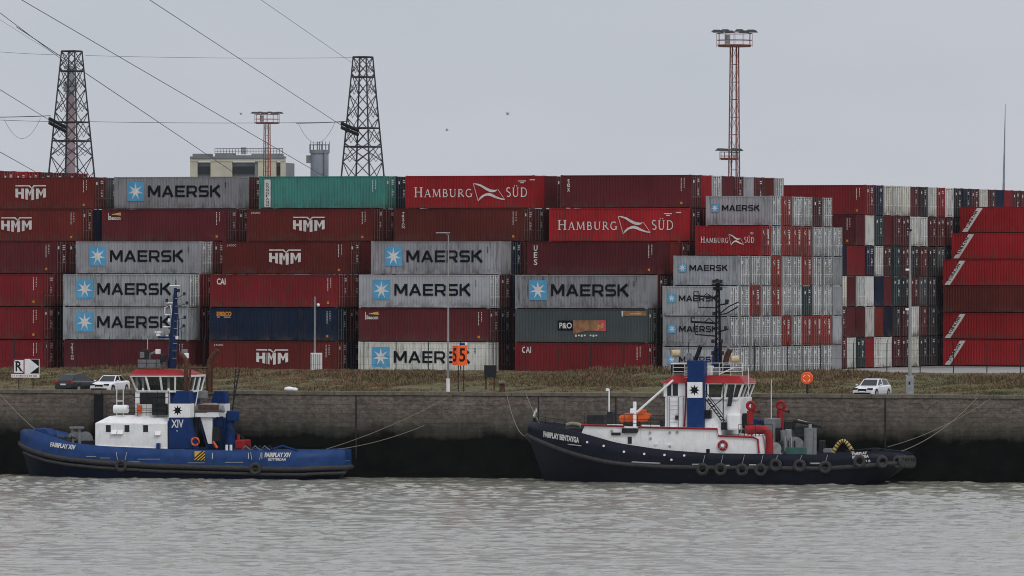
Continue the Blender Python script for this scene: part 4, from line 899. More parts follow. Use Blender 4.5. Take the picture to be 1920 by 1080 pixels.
for a,b in(((329,545,0),(262,690,-.8)),((329,560,0),(352,700,1.2)),((328,600,0),(300,690,-1.0)),((329,550,0),(446,700,0))): A.line('stay_wire',[a,b],.012,M['darksteel'],n=4)
for i in range(9): A.line('rail_stanchion',[(330+i*14,842,-3.4),(330+i*14,829,-3.4)],.02,M['darksteel'],n=4)
for px,py,w_2,h_2,mm in((362,800,14,40,'darksteel'),(404,815,14,26,'darksteel'),(378,740,16,14,'grey'),(410,790,10,18,'mastblue'),(352,812,8,28,'black'),(270,745,10,20,'grey'),(303,672,8,14,'darksteel')): A.rect('deck_gear',px-w_2/2,py-h_2/2,px+w_2/2,py+h_2/2,-1.2,-.5,M[mm],bev=.05)
for i in range(6): A.line('hose',[(455+i*9,843,-2.0+i*.5),(460+i*9,836,-2.0+i*.5),(470+i*9,844,-1.8+i*.5)],.05,M['darksteel'] if i%2 else M['grey'])
# life raft and hoops
A.line('raft_canister',[(214,767,-2.1),(240,767,-2.1)],.33,M['white'],n=14)
for px in(219,231): A.line('raft_cradle_hoop',[(px,780,-2.1),(px,730,-2.1)],.04,M['white'])
A.line('raft_cradle_bar',[(219,752,-2.1),(231,752,-2.1)],.04,M['white'])
# rescue boat on davit
rbt=A.line('rescue_boat',[(364,772,-1.4),(370,766,-1.4),(385,764,-1.4),(405,764,-1.4),(416,767,-1.4),(421,772,-1.4)],[.1,.32,.36,.36,.3,.1],M['grey'],n=10)
A.rect('boat_interior',371,759,410,768,-1.75,-.9,M['rust'],rbt); A.rect('davit_cradle',366,774,410,782,-1.6,-1.2,M['white']); 
A.pris('davit_post',[(376,782),(398,782),(396,832),(390,832)],-1.4,-1.1,M['white']); A.line('davit_leg',[(372,782,-1.2),(388,838,-1.2)],.07,M['blue'])
A.line('deck_crane',[(432,840,0),(431,800,0),(430,775,0)],[.45,.35,.30],M['blue'],n=10); A.rect('crane_winch',424,770,444,790,-.5,.4,M['blue'],bev=.1)
jib=MB()
pa=[A.loc(434,800,0),A.loc(430,800,.3),A.loc(442,692,0),A.loc(449,692,.3)]
jib.cyl(pa[0],pa[2],.05,n=5).cyl(pa[1],pa[3],.05,n=5)
for i in range(13): jib.cyl(pa[0].lerp(pa[2],i/12),pa[1].lerp(pa[3],((i+1)%13)/12 if i<12 else 1),.025,n=4)
for i in range(12): jib.cyl(A.loc(429,800,0).lerp(A.loc(449,692,0),i/12),A.loc(438,800,0).lerp(A.loc(449,692,0),i/12),.02,n=4)
jib.build('crane_jib',M['darksteel'],A.e)
lifering(A,A.loc(366,828,-3.15)); A.line('fire_hydrant',[(399,828,-2.5),(407,840,-2.5)],.12,M['orange']); A.line('tow_pin',[(447,842,-1),(447,815,-1)],.14,M['red']); A.rect('tow_winch',440,825,458,842,-1.3,.8,M['red'],bev=.1); A.line('winch_guard',[(425,800,-.5),(455,820,-.5),(470,842,-.5)],.05,M['darksteel'])
for px in(425,433): A.line('deck_bitt',[(px,845,-2.6),(px,834,-2.6)],.12,M['white'])
# bow gear
A.line('winch_drum',[(140,822,-1.2),(140,822,1.2)],.55,M['grey'],n=16); A.line('winch_drum',[(160,823,-1.3),(160,823,1.0)],.6,M['grey'],n=16); A.rect('winch_frame',128,826,176,842,-1.4,1.2,M['darksteel'],bev=.05)
for px in(136,149): A.line('bitt_post',[(px,838,-2.2),(px,803,-2.2)],.13,M['grey'],n=10); A.rect('bitt_cap',px-6,800,px+6,804,-2.45,-1.95,M['grey'],bev=.03)
A.pris('bow_bitt',[(62,812),(66,804),(85,803),(95,815),(96,826),(62,826)],-.9,.9,M['hullblue'],bev=.06)
for i in range(7): A.line('hose_coil',[(108+i*4,838,-2.4),(110+i*4,818+i%3*2,-2.4),(118+i*4,822,-2.2)],.07,M['darksteel'])
A.pris('bow_fender',[(33,827),(56,824),(72,836),(70,842),(40,836)],-1.1,1.1,M['rubber'],bev=.12)
for px,py in((228,873),(480,879)):
    c=onhull(A,sA,px,py); c.y-=.2; tyre(A,c)
    for dx in(-9,9): a=onhull(A,sA,px+dx*1.1,848); b=onhull(A,sA,px+dx*.8,862); a.y-=.04;b.y-=.1; MB().tube([a,b],.035,5).build('tyre_chain',M['steel'],A.e)
for px in(398,491,466): a=onhull(A,sA,px,849); b=onhull(A,sA,px,860); MB().tube([a,b],.03,5).build('draught_mark',M['print_white'],A.e)
for px0,px1,py in((162,180,856),(188,206,859),(258,300,861),(352,384,868),(422,456,867),(240,262,866)): a=onhull(A,sA,px0,py);b=onhull(A,sA,px1,py); MB().tube([a,b],.035,4).build('scuff_mark',M['steel'],A.e)
A.line('stern_rail',[(500,846,2.5),(530,836,2.5),(560,846,2.5)],.09,M['blue'])

# ---- navy tug
B=Tug('tugboat',1350,-6.0,'navy tugboat with white superstructure, red fire monitors and tyre fenders')
hb2=4.7
def X2(px,y=0): return B.loc(px,840,y).x
def Z2(py,px=1350,y=-4.7): return B.loc(px,py,y).z
xb=X2(990,0)
st2=[(xb,Z2(794),.15,Z2(821),.2,.05),(xb+.4,Z2(794),.9,Z2(824),.95,.3),(xb+1.2,Z2(796),1.9,Z2(830),1.9,.7),(xb+2.5,Z2(801),2.9,Z2(840),2.8,1.4),(xb+4,Z2(808),3.6,Z2(851),3.5,2.2),(xb+6,Z2(819),4.2,Z2(863),4.1,3.2),(xb+8,Z2(832),4.5,Z2(871),4.5,3.9),(X2(1240,-hb2),Z2(844),hb2,Z2(876),hb2,4.3),(X2(1330,-hb2),Z2(850),hb2,Z2(877),hb2,4.5),(X2(1545,-hb2),Z2(851),hb2,Z2(877),hb2,4.5),(X2(1620,-4.5),Z2(848),4.5,Z2(872),4.5,4.0),(X2(1664,-3.9),Z2(846),3.9,Z2(867),3.9,2.8),(X2(1688,-3),Z2(848),3.0,Z2(867),3.0,1.6),(X2(1700,-1.4),Z2(852),1.4,Z2(867),1.4,.4)]
sB=hull(B,st2,M['navy'],M['navy'],.17,M['grey'],.85,1.3,2.2)
hull_text(B,sB,'FAIRPLAY BENTAYGA',1019,1086,808,819,12,shear=0,off=.05)
hull_text(B,sB,'FAIRPLAY',1598,1626,848.5,853.5,-2,off=.05); hull_text(B,sB,'BENTAYGA',1598,1629,854.5,860,-2,off=.05); hull_text(B,sB,'M B',1621,1632,862,866.5,0,off=.02)
for px0,px1,py,dy in((1065,1090,833,3),(1185,1238,866.5,2.5),(1298,1312,871,0),(1358,1368,873,0),(1405,1418,872,0),(1520,1540,869,0)):
    a=onhull(B,sB,px0,py);b=onhull(B,sB,px1,py+dy); a.y-=.05;b.y-=.05; MB().tube([a,b],.07 if dy<2.6 else .05,5).build('scuff_bar',M['steel'],B.e)
for px,py in((1101,829),(1132,836),(1170,847),(1208,851),(1246,853),(1283,854),(1259,862)):
    a=onhull(B,sB,px,py); MB().cyl(a+Vector((0,.05,0)),a-Vector((0,.05,0)),.09,n=12).build('porthole',M['white'],B.e)
# white superstructure side following the sheer
ys=-4.2
def dy(px,py):
    y=-4.2
    for _ in range(5): p=B.loc(px,py,y); y=-min(4.2,max(.6,-sB(p.x,p.z)-.28))
    return y
prof=[(1089,815,826),(1096,799,828),(1120,799.5,836),(1150,800,845),(1180,800.6,852),(1210,801,856),(1250,801.6,860),(1300,802.3,863),(1345,803,863),(1345.5,817,863),(1385,818,863),(1424,819,863),(1428,846,863)]
mb=MB(); vs=[]
for px,pt,pb in prof:
    y=dy(px,max(pt,820)); a=B.loc(px,pt,y); b_2=B.loc(px,pb,y); vs+=[(a.x,y,a.z),(b_2.x,y,b_2.z),(a.x,-y,a.z),(b_2.x,-y,b_2.z)]
n=len(prof); fs=[]
for i in range(n-1):
    q=4*i; fs+=[(q,q+1,q+5,q+4),(q+2,q+6,q+7,q+3),(q,q+4,q+6,q+2)]
fs+=[(0,2,3,1),(4*n-4,4*n-3,4*n-1,4*n-2)]
sup=mb.add(vs,fs).build('deckhouse',M['white'],B.e)
rp=[(1090,797),(1130,798),(1170,799),(1170,808),(1196,808),(1197,801),(1345,804),(1347,817),(1412,819.5),(1421,824),(1423,850)]
B.line('fire_main',[(a,b,dy(a,820)-.10) for a,b in rp],.075,M['red'],n=8)
B.rect('window',1177,819,1184.5,832,ys-.03,ys+.02,M['glass'],sup); B.rect('vent',1146,811,1163,816,ys-.12,ys+.02,M['darksteel'],sup)
for px,py in((1219,811),(1256,811),(1270,810),(1230,833),(1256,837),(1147,808),(1220,822)): a=B.loc(px,py,ys); MB().cyl(a,a-Vector((0,.08,0)),.10,n=10).build('porthole',M['steel'] if px!=1230 else M['white'],sup)
B.rect('access_hatch',1249,832,1262,848,ys-.04,ys+.02,M['white'],sup,.02); B.rect('mooring_bitt',1166,803,1194,812,ys-.25,ys+.1,M['darksteel'])
B.rect('side_post',1324,842,1330,853,ys-.5,ys-.3,M['black'])
lifering(B,B.loc(1355,835,ys-.12),M['red'],.32,.09); a=B.loc(1355,835,ys-.1); MB().cyl(a,a-Vector((0,.06,0)),.13,n=10).build('lamp',M['white'],sup)
# tower
yt=-2.2
tl=B.rect('tower',1247,744,1292,806,yt,-yt,M['white'],bev=.05)
B.rect('bridge_wing',1244,717,1292,744,yt-.05,-yt,M['white'],tl,.04); B.rect('window',1251,719,1271,742,yt-.08,yt,M['glass'],tl); B.rect('mullion',1259,719,1261,742,yt-.09,yt-.081,M['white'],tl)
for i in range(6): B.line('ladder_rung',[(1256,752+i*8,yt-.1),(1272,752+i*8,yt-.1)],.018,M['steel'],tl)
for px in(1251,1255,1272,1281): B.line('ladder_rail',[(px,745,yt-.1),(px,803,yt-.1)],.022,M['darksteel'],tl)
B.rect('fire_box',1266,779,1271,787,yt-.2,yt-.02,M['darksteel'],tl); B.line('red_pipe',[(1286,718,yt-.1),(1286,745,yt-.1),(1283,800,yt-.1)],.06,M['red'],tl)
yf=-2.9
fn=B.rect('funnel',1288,676,1320,806,yf,-1.4,M['blue'],bev=.06)
B.rect('white_panel',1288.5,716.5,1317,746,yf-.03,yf+.1,M['white'],fn,.02)
s=MB(); c=B.loc(1302,731.5,yf-.045); star(s,c.x,c.z,.42,.21,8,yf-.045,0); s.build('star_emblem',M['print_navy'],fn)
for i in range(7): B.line('louvre',[(1283,688+i*3.2,yf+.1),(1289,689+i*3.2,yf-.02)],.03,M['steel'],fn)
B.line('exhaust_pipe',[(1303,678,-2.2),(1309,662,-2.2),(1314,648,-2.2)],.17,M['black'],fn,n=10); B.line('exhaust_pipe',[(1360,682,2),(1363,668,2),(1369,655,2)],.22,M['rust'],n=10); B.line('exhaust_pipe',[(1343,690,1.5),(1344,665,1.5),(1345,648,1.5)],[.4,.34,.2],M['blue'],n=10)
wb=B.pris('wheelhouse',[(1320,804),(1320,746),(1354,746),(1360,750),(1390,746),(1384,806)],yt+.1,-yt,M['white'],bev=.04)
def wheel2():
    bz,tz=Z2(747,y=yt),Z2(718.5,y=yt); b0,b1=X2(1322,yt),X2(1384,yt); t0,t1=X2(1322,yt),X2(1394,yt); y=yt+.05
    vs=[(b0,y,bz),(b1,y,bz),(b1,-y,bz),(b0,-y,bz),(t0,y-.15,tz),(t1,y-.15,tz),(t1,-y+.15,tz),(t0,-y+.15,tz)]
    MB().add(vs,[(0,1,5,4),(1,2,6,5),(2,3,7,6),(3,0,4,7),(0,3,2,1)]).build('window_band',M['clear'],wb)
    L=lambda a,b,t: Vector(vs[a]).lerp(Vector(vs[b]),t)
    for t in(0,.08,.50,.58,.8,1): MB().bar(L(0,1,t),L(4,5,t),.13).build('mullion',M['white'],wb)
    for t in(.33,.66,1): MB().bar(L(1,2,t),L(5,6,t),.13).build('mullion',M['white'],wb)
    for a,b in((0,1),(1,2),(4,5),(5,6)): MB().bar(vs[a],vs[b],.16).build('window_rail',M['white'],wb)
    B.pris('long_window',[(1363,762),(1371,762),(1378,721),(1370,721)],yt-.14,yt-.1,M['glass'],wb)
    x0=X2(1243,yt); e=.35
    rf=MB(); rf.add([(x0-.1,y-e,tz+.0),(t1+.15,y-e,tz),(t1+.15,-y+e,tz),(x0-.1,-y+e,tz),(x0+.9,y+.4,tz+.62),(t1-.4,y+.4,tz+.55),(t1-.4,-y-.4,tz+.55),(x0+.9,-y-.4,tz+.62)],[(0,1,5,4),(1,2,6,5),(2,3,7,6),(3,0,4,7),(4,5,6,7),(0,3,2,1)]); rf.build('roof',M['red'],wb,bev=.04)
wheel2()
B.rect('door_recess',1318,718,1326,746,yt-.02,yt+.2,M['darksteel'],wb); B.rect('vent_box',1314,769,1332,785,yt-.5,yt+.05,M['black'],bev=.04); B.rect('vent_housing',1313,785,1352,806,yt-.3,yt+.2,M['white'])
for d in(0,6): B.line('stair_stringer',[(1322+d,747,yt-.5),(1353+d,789,yt-.5)],.05,M['darksteel'])
for i in range(7): B.line('stair_tread',[(1324+i*4.6,750+i*6.2,yt-.5),(1331+i*4.6,750+i*6.2,yt-.5)],.04,M['darksteel'])
B.line('stair_rail',[(1322,733,yt-.6),(1356,778,yt-.6),(1356,800,yt-.6)],.035,M['darksteel']); B.line('brace',[(1330,768,yt-.4),(1358,745,yt-.4)],.035,M['darksteel'])
B.line('corner_post',[(1356,718,yt-.3),(1356,800,yt-.3)],.05,M['darksteel']); B.rect('deck_locker',1352,792,1362,806,yt-.6,yt-.1,M['black']); B.rect('raft_canister',1362,776,1388,806,yt-.3,yt+.5,M['white'],bev=.15)
railing(B,[B.loc(1262,705,-1.8),B.loc(1392,705,-1.8)],1.0,M['white'],mids=(.33,.66),every=.8); railing(B,[B.loc(1385,820,-3.9),B.loc(1448,820,-3.9)],1.0,M['darksteel'],mids=(.5,),every=.9)
B.rect('roof_house',1258,683,1282,700,-1.4,.6,M['black'],wb,.03); B.line('roof_bar',[(1258,682,-1.5),(1290,682,-1.5)],.06,M['white']); B.rect('roof_gear',1322,690,1345,704,-.8,.6,M['grey'],wb,.05); B.line('ladder_brace',[(1348,702,-1.6),(1375,690,-1.6)],.05,M['white'])
for px,py in((1267,663),(1378,674)):
    c=B.loc(px,py,-1); o=MB().cyl(c+Vector((-.28,-.15,0)),c+Vector((.25,.1,.03)),.26,.30,n=14).build('searchlight',M['beige'],B.e); B.line('searchlight_stand',[(px,py+6,-1),(px,py+24,-1)],.06,M['steel'],o)
for i in range(4): B.line('whip_aerial',[(1280+i*4,690,-.8),(1282+i*4,660+i*3,-.8)],.025,M['steel'])
# mast
ms=MB(); a0,a1=[B.loc(1341,690,0),B.loc(1350,690,0)],[B.loc(1343.5,530,0),B.loc(1347.5,530,0)]
for p,q in zip(a0,a1): ms.cyl(p,q,.07,n=6); ms.cyl(p+Vector((0,.4,0)),q+Vector((0,.25,0)),.06,n=6)
for i in range(16):
    t=i/16; u=(i+1)/16; ms.cyl(a0[0].lerp(a1[0],t),a0[1].lerp(a1[1],u),.03,n=4); ms.cyl(a0[1].lerp(a1[1],t),a0[0].lerp(a1[0],u),.03,n=4)
ms=ms.build('mast',M['black'],B.e)
for pts,r in(([(1301,554),(1343,558)],.07),([(1301,555),(1301,547),(1310,547),(1311,554)],.05),([(1309,556),(1309,576),(1342,577)],.05),([(1296,603),(1343,606)],.09),([(1296,604),(1296,596),(1303,596)],.06),([(1302,606),(1304,627),(1342,630)],.06),([(1347,572),(1365,569),(1366,562)],.06),([(1347,590),(1366,575),(1385,566)],.05),([(1347,590),(1362,588),(1384,575)],.05),([(1347,622),(1366,617)],.06),([(1335,534),(1355,534)],.05),([(1318,557),(1325,550),(1333,555)],.04),([(1320,604),(1330,597),(1338,604)],.04)): B.line('mast_arm',pts,r,M['black'],ms,y=-.1,n=5)
for px,py in((1338,528),(1344,526),(1351,528),(1339,541),(1351,541),(1362,565),(1338,588),(1336,640),(1352,640),(1336,662),(1360,615),(1354,662)): B.rect('mast_lamp',px-2.5,py-3.5,px+2.5,py+3.5,-.3,.0,M['darksteel'],ms)
for a,b in(((1345,535,0),(1262,705,-1.5)),((1346,545,0),(1392,703,1.5)),((1345,600,0),(1290,700,-1.2)),((1345,550,0),(1142,735,-1.5))): B.line('stay_wire',[a,b],.012,M['darksteel'],n=4)
for px,py,w_2,h_2,mm in((1398,790,12,30,'darksteel'),(1412,796,10,22,'blue'),(1456,815,14,26,'darksteel'),(1478,815,12,20,'steel'),(1497,806,16,14,'darksteel'),(1540,838,10,24,'darksteel'),(1330,695,10,18,'white'),(1362,693,12,16,'darksteel'),(1240,795,6,14,'darksteel'),(1290,668,6,14,'grey'),(1550,845,18,8,'grey'),(1640,843,14,6,'darksteel')): B.rect('deck_gear',px-w_2/2,py-h_2/2,px+w_2/2,py+h_2/2,-1.2,-.4,M[mm],bev=.05)
for i in range(7): B.line('hose',[(1388+i*7,818,-2.6),(1391+i*7,800-i%3*4,-2.4),(1396+i*7,806,-2.2)],.04,M['darksteel'] if i%2 else M['steel'])
for i in range(5): B.line('valve_pipe',[(1466+i*6,846,-1.9),(1466+i*6,826-i%2*8,-1.9)],.06,M['steel'] if i%2 else M['darksteel'])
# derrick, rescue boat, foremast
B.line('derrick_boom',[(1194,773,-2.6),(1262,713,-2.6)],.09,M['white'],n=8); B.line('derrick_post',[(1190,800,-2.6),(1190,753,-2.6)],.14,M['white'],n=8); B.rect('derrick_head',1181,766,1190,775,-2.8,-2.3,M['white'],bev=.05)
ob=B.line('rescue_boat',[(1161,784,-1.8),(1167,785,-1.8),(1178,784,-1.8),(1196,783,-1.8),(1212,781,-1.8),(1222,778,-1.8)],[.15,.36,.42,.42,.34,.06],M['orange'],n=12); B.rect('boat_cover',1195,768,1210,780,-2.1,-1.5,M['orange'],ob,.1); B.rect('boat_cradle',1168,792,1200,802,-2.1,-1.5,M['darksteel'])
B.line('foremast',[(1142,778,-1.5),(1142,730,-1.5)],.06,M['white']); B.rect('foremast_lamp',1136,728,1141,733,-1.6,-1.4,M['white']); B.rect('foremast_base',1138,772,1150,795,-1.8,-1.2,M['darksteel'])
railing(B,[B.loc(1096,800,-3.6),B.loc(1245,803,-3.6)],1.0,M['darksteel'],mids=(.33,.66),every=.9)
B.rect('deck_locker',1100,778,1132,799,-.5,.8,M['darksteel'],bev=.05)
B.line('windlass_drum',[(1070,803,-1.4),(1070,803,1)],.42,M['grey'],n=14); B.rect('windlass_frame',1058,803,1092,815,-1.6,1.0,M['darksteel'],bev=.04); B.line('rope_coil',[(1062,797,-1.5),(1072,794,-1.5),(1085,796,-1.5),(1090,799,-1.5)],.16,M['rope'])
B.line('jack_staff',[(1001,800,0),(1005,764,0)],.03,M['steel']); B.pris('flag',[(1005,764),(1007,770),(1001,782),(999,779)],-.02,.02,M['print_white']); B.line('bow_bitt',[(1002,800,-.3),(1002,783,-.3)],.10,M['navy']); 
railing(B,[B.loc(1005,797,-1.2),B.loc(1040,802,-2.6),B.loc(1060,806,-3)],.7,M['darksteel'],every=.9)
B.pris('bow_fender',[(983,815),(1000,812),(1008,830),(1000,838),(986,823)],-.7,.7,M['rubber'],bev=.12)
# red fire monitors and pipes
def mon(px,base,top,y):
    o=B.line('fire_monitor',[(px,base,y),(px,base-20,y),(px-1,top+18,y)],.24,M['red'],n=12); c=B.loc(px+1,top+9,y); MB().torus(c,(0,1,0),.28,.13,16,8).build('monitor_bend',M['red'],o); B.line('monitor_nozzle',[(px+4,top+16,y),(px+12,top+20,y),(px+15,top+19,y)],.11,M['red'],o); B.line('nozzle_tip',[(px+14,top+20,y),(px+17,top+21,y)],.12,M['black'],o)
mon(1407,815,752,-2.6); mon(1463,815,751,1.2)
B.line('fire_pipe',[(1398,805,-2.8),(1425,804,-2.8),(1436,806,-2.8),(1442,814,-2.8),(1443,853,-2.8)],.30,M['red'],n=12); B.line('fire_pipe',[(1440,803,1.2),(1463,803,1.2)],.18,M['red'],n=10)
for px,y0,y1 in((1403.5,690,815),(1446,712,795)): B.line('whip_aerial',[(px,y1,-1),(px,y0,-1)],.03,M['white'])
for px in(1418,1424,1429): B.line('gas_bottle',[(px,806,-1.0),(px,788,-1.0)],.11,M['blue'],n=8)
B.rect('pump_house',1432,785,1452,850,-1.6,1.2,M['grey'],bev=.06); B.rect('pump_motor',1470,790,1486,806,-1,.4,M['darksteel'],bev=.05); B.line('vent_post',[(1470,850,-1.5),(1468,806,-1.5)],.22,M['grey'],n=10)
B.line('winch_drum',[(1490,838,-1.8),(1490,838,1.2)],.80,M['grey'],n=18); B.rect('winch_bed',1473,839,1512,852,-2.0,1.4,M['green'],bev=.04); B.line('small_drum',[(1452,842,-2.2),(1452,842,-1.2)],.55,M['steel'],n=16)
B.line('tow_post',[(1516,852,-1.6),(1516,803,-1.6)],.36,M['grey'],n=14); B.line('tow_post',[(1526,852,-1.2),(1526,803,-1.2)],.22,M['grey'],n=12); B.line('capstan',[(1519,803,-1.4),(1519,795,-1.4)],.14,M['steel'])
B.line('crane_arm',[(1488,789,-1),(1520,795,-1),(1541,800,-1)],.11,M['darksteel'],n=8); B.line('crane_arm',[(1496,787,-.8),(1530,797,-.8)],.06,M['steel']); 
railing(B,[B.loc(1470,812,1.5),B.loc(1540,812,1.5)],1.0,M['darksteel'],every=.7)
hw=[B.loc(1562+ t*38,848-math.sin(math.pi*min(1,t*1.02))*21,-2.4) for t in np.linspace(0,1,22)]
hs_=MB(); hs_.tube(hw,.16,8); hw_o=hs_.build('tow_hawser',M['ropeyellow'],B.e)
for i in range(1,21,2): MB().torus(hw[i],(hw[i+1]-hw[i-1]),.155,.04,10,5).build('hawser_lay',M['black'],hw_o)
B.line('bulwark_rail',[(1585,846,-3.9),(1640,841,-3.8),(1690,846,-3)],.06,M['navy'])
for px,py in((1318,880),(1352,880),(1392,881),(1427,881),(1455,872),(1500,873),(1548,876),(1612,865),(1655,866),(1683,866)):
    c=onhull(B,sB,px,py); c.y-=.17; a=onhull(B,sB,px+4,853 if px<1600 else 849); a.y-=.03
    nn=Vector((0,1,0)) if px<1600 else Vector((-.35 if px<1640 else -.6,1,0)).normalized()
    tyre(B,c,a if px<1600 else None,ax=nn)
for i,px in enumerate((1690,1696,1701,1706,1711)): p=B.loc(px,866,-2.6+i*.65); tyre(B,p,None,ax=(1,-.25,0))

# ---------------------------------------------------------------- mooring lines
def rope(a,b,sag,label,r=.024,m=M['rope']):
    n=18; pts=[]
    for i in range(n+1): t=i/n; p=a.lerp(b,t); p.z-=sag*4*t*(1-t); pts.append(p)
    tag(MB().tube(pts,r,6).build('mooring_line',m),label,'rope','mooring lines')
def TW(T,px,py,y): return T.e.matrix_basis@T.loc(px,py,y) if False else (T.P+QX*T.loc(px,py,y).x+QN*y+Vector((0,0,T.loc(px,py,y).z)))
def edge(px): p=QP(px,.1); p.z=ZQ+.02; return p
rope(TW(A,65,804,0),edge(-8),.15,'pale rope from the blue tug bow up to the quay')
rope(TW(A,612,842,1.0),edge(858),.35,'pale rope from the blue tug stern up to the quay edge')
rope(TW(A,636,842,1.5),edge(800)-Vector((0,0,2.6)),.25,'dim rope from the blue tug stern to a wall ring',.025)
rope(TW(B,987,818,-.2),edge(949),.9,'slack pale rope from the navy tug bow to the bollard')
rope(TW(B,1012,794,.5),edge(985),.15,'short pale rope from the navy tug bow rail to the quay')
rope(TW(B,1664,838,2.5),edge(1868),.45,'long pale rope from the navy tug stern up to the quay')
rope(TW(B,1690,846,2.0),edge(1838),.55,'second thinner rope from the navy tug stern to the quay',.028)

# ---------------------------------------------------------------- pylons, flood masts, works behind the yard
def lattice(legs0,legs1,zs,r,rb,mb,braces=True):
    pass
def pylon(px,D,ytop,wt,y2,w2,label):
    s=F/D; zt=Wp(px,ytop,D).z; z2=Wp(px,y2,D).z; k=(w2-wt)/s/(zt-z2)      # width gained per metre down
    base=Wp(px,600,D); e=empty('pylon',(base.x,D,ZY),0,label,'pylon','lattice pylons'); H=zt-ZY
    def hwid(z): return (wt/s+k*(H-z))/2/math.cos(R(18.4))
    def cor(i,z,f=1): a=R(18.4+90*i); w=hwid(z)*f; return Vector((w*math.cos(a),w*math.sin(a),z))
    lv=[H,H-1.7,H-4,H-6.5,H-9.2,H-11.2,H-14.5,H-18,H-22,H-27,0]; lv=[z for z in lv if z>0]+[0]
    for i in range(4): MB().cyl(cor(i,-.2),cor(i,H),.13,.08,n=5).build('leg',M['pylon'],e)
    for i in range(4):
        j=(i+1)%4; br=MB()
        for z1,z0 in zip(lv,lv[1:]):
            br.cyl(cor(i,z0),cor(j,z1),.055,n=4); br.cyl(cor(j,z0),cor(i,z1),.055,n=4)
            m=(z0+z1)/2
            br.cyl(cor(i,m),cor(i,z0).lerp(cor(j,z0),.5),.035,n=4); br.cyl(cor(j,m),cor(i,z0).lerp(cor(j,z0),.5),.035,n=4)
        br.build('bracing',M['pylon'],e)
        for z in(H,H-1.7*1.25,H-7.6,H-9.6): MB().cyl(cor(i,z),cor(j,z),.09,n=4).build('belt',M['pylon'],e)
    return e,H,D,px
p1=pylon(133.5,770,96,38,327,84,'lattice pylon standing in front of the distant chimney'); p2=pylon(679.5,770,107,37,327,79,'lattice pylon beyond the teal container')
def wire(name,a,b,sag,r,label,cat='cable',m=M['wire']):
    n=14; pts=[]
    for i in range(n+1): t=i/n; p=a.lerp(b,t); p.z-=sag*4*t*(1-t); pts.append(p)
    return tag(MB().tube(pts,r*.62,5).build(name,m),label,cat,'overhead power lines')
def insul(px0,py0,px1,py1,D,label):
    a,b=Wp(px0,py0,D),Wp(px1,py1,D-1.5); e=empty('insulator_string',a,0,label,'insulator','strain insulators on the pylons')
    for off in(-.22,.22):
        o=Vector((0,.3*off,off)); mb=MB(); d=b-a; mb.cyl(o,d+o,.05,n=6)
        for i in range(14): c=d*((i+.5)/14)+o; mb.cyl(c-d*.018,c+d*.018,.19,n=10)
        mb.build('disc_string',M['darksteel'],e)
    MB().cyl((b-a)+Vector((0,0,-.35)),(b-a)+Vector((0,0,.35)),.06,n=5).build('yoke',M['darksteel'],e)
insul(124,243,92,226,768,'dark insulator string on the pylon by the chimney'); insul(672,249,640,235,768,'dark insulator string on the pylon beyond the teal container')
far=560
def ext(x0,y0,x1,y1,f): return x1+(x1-x0)*f,y1+(y1-y0)*f
def skywire(a,b,label,r=.045,Da=766,Db=far):
    q=ext(a[0],a[1],b[0],b[1],.25); wire('power_line',Wp(a[0],a[1],Da),Wp(q[0],q[1],Db),.0,r,label)
skywire((92,225),(0,168),'power line leaving the chimney-side pylon at its insulator'); skywire((640,235),(281,0),'power line leaving the far pylon at its insulator')
skywire((118,113),(0,24),'steel line reaching the top of the chimney-side pylon'); skywire((666,122),(490,0),'steel line reaching the top of the far pylon',.03); skywire((108,105),(0,37),'thin earth wire beside the top of the chimney-side pylon',.02)
for (x0,y0),(x1,y1),lb in(((600,326),(41,0),'power line sloping behind the containers toward the grey tank'),((430,318),(150,130),'power line sloping behind the containers toward the cream building'),((66,322),(0,285),'short power line dipping behind the red containers')):
    a=(x0+(x0-x1)*.45,y0+(y0-y1)*.45); skywire(a,ext(x0,y0,x1,y1,.05),lb,.05,900)
wire('power_line',Wp(160,104,770),Wp(661,108,770),.15,.03,'thin earth wire strung between the two pylon tops'); wire('power_line',Wp(-60,92,770),Wp(115,103,770),.1,.03,'thin earth wire running away from the chimney-side pylon')
wire('power_line',Wp(165,228,770),Wp(645,229,770),.12,.04,'conductor strung level between the two pylons'); wire('power_line',Wp(-60,222,770),Wp(102,228,770),.05,.04,'conductor running away level from the chimney-side pylon')
wire('power_line',Wp(-60,220,769),Wp(95,217,769),.05,.07,'heavy strain conductor beside the chimney-side pylon'); wire('power_line',Wp(555,231,769),Wp(655,227,769),.05,.07,'heavy strain conductor beside the far pylon')
for x0,lb in((8,'drooping jumper loop beside the chimney-side pylon'),(560,'drooping jumper loop beside the far pylon')): wire('jumper_loop',Wp(x0,224 if x0<100 else 233,768),Wp(x0+68,222 if x0<100 else 230,768),2.1,.03,lb)
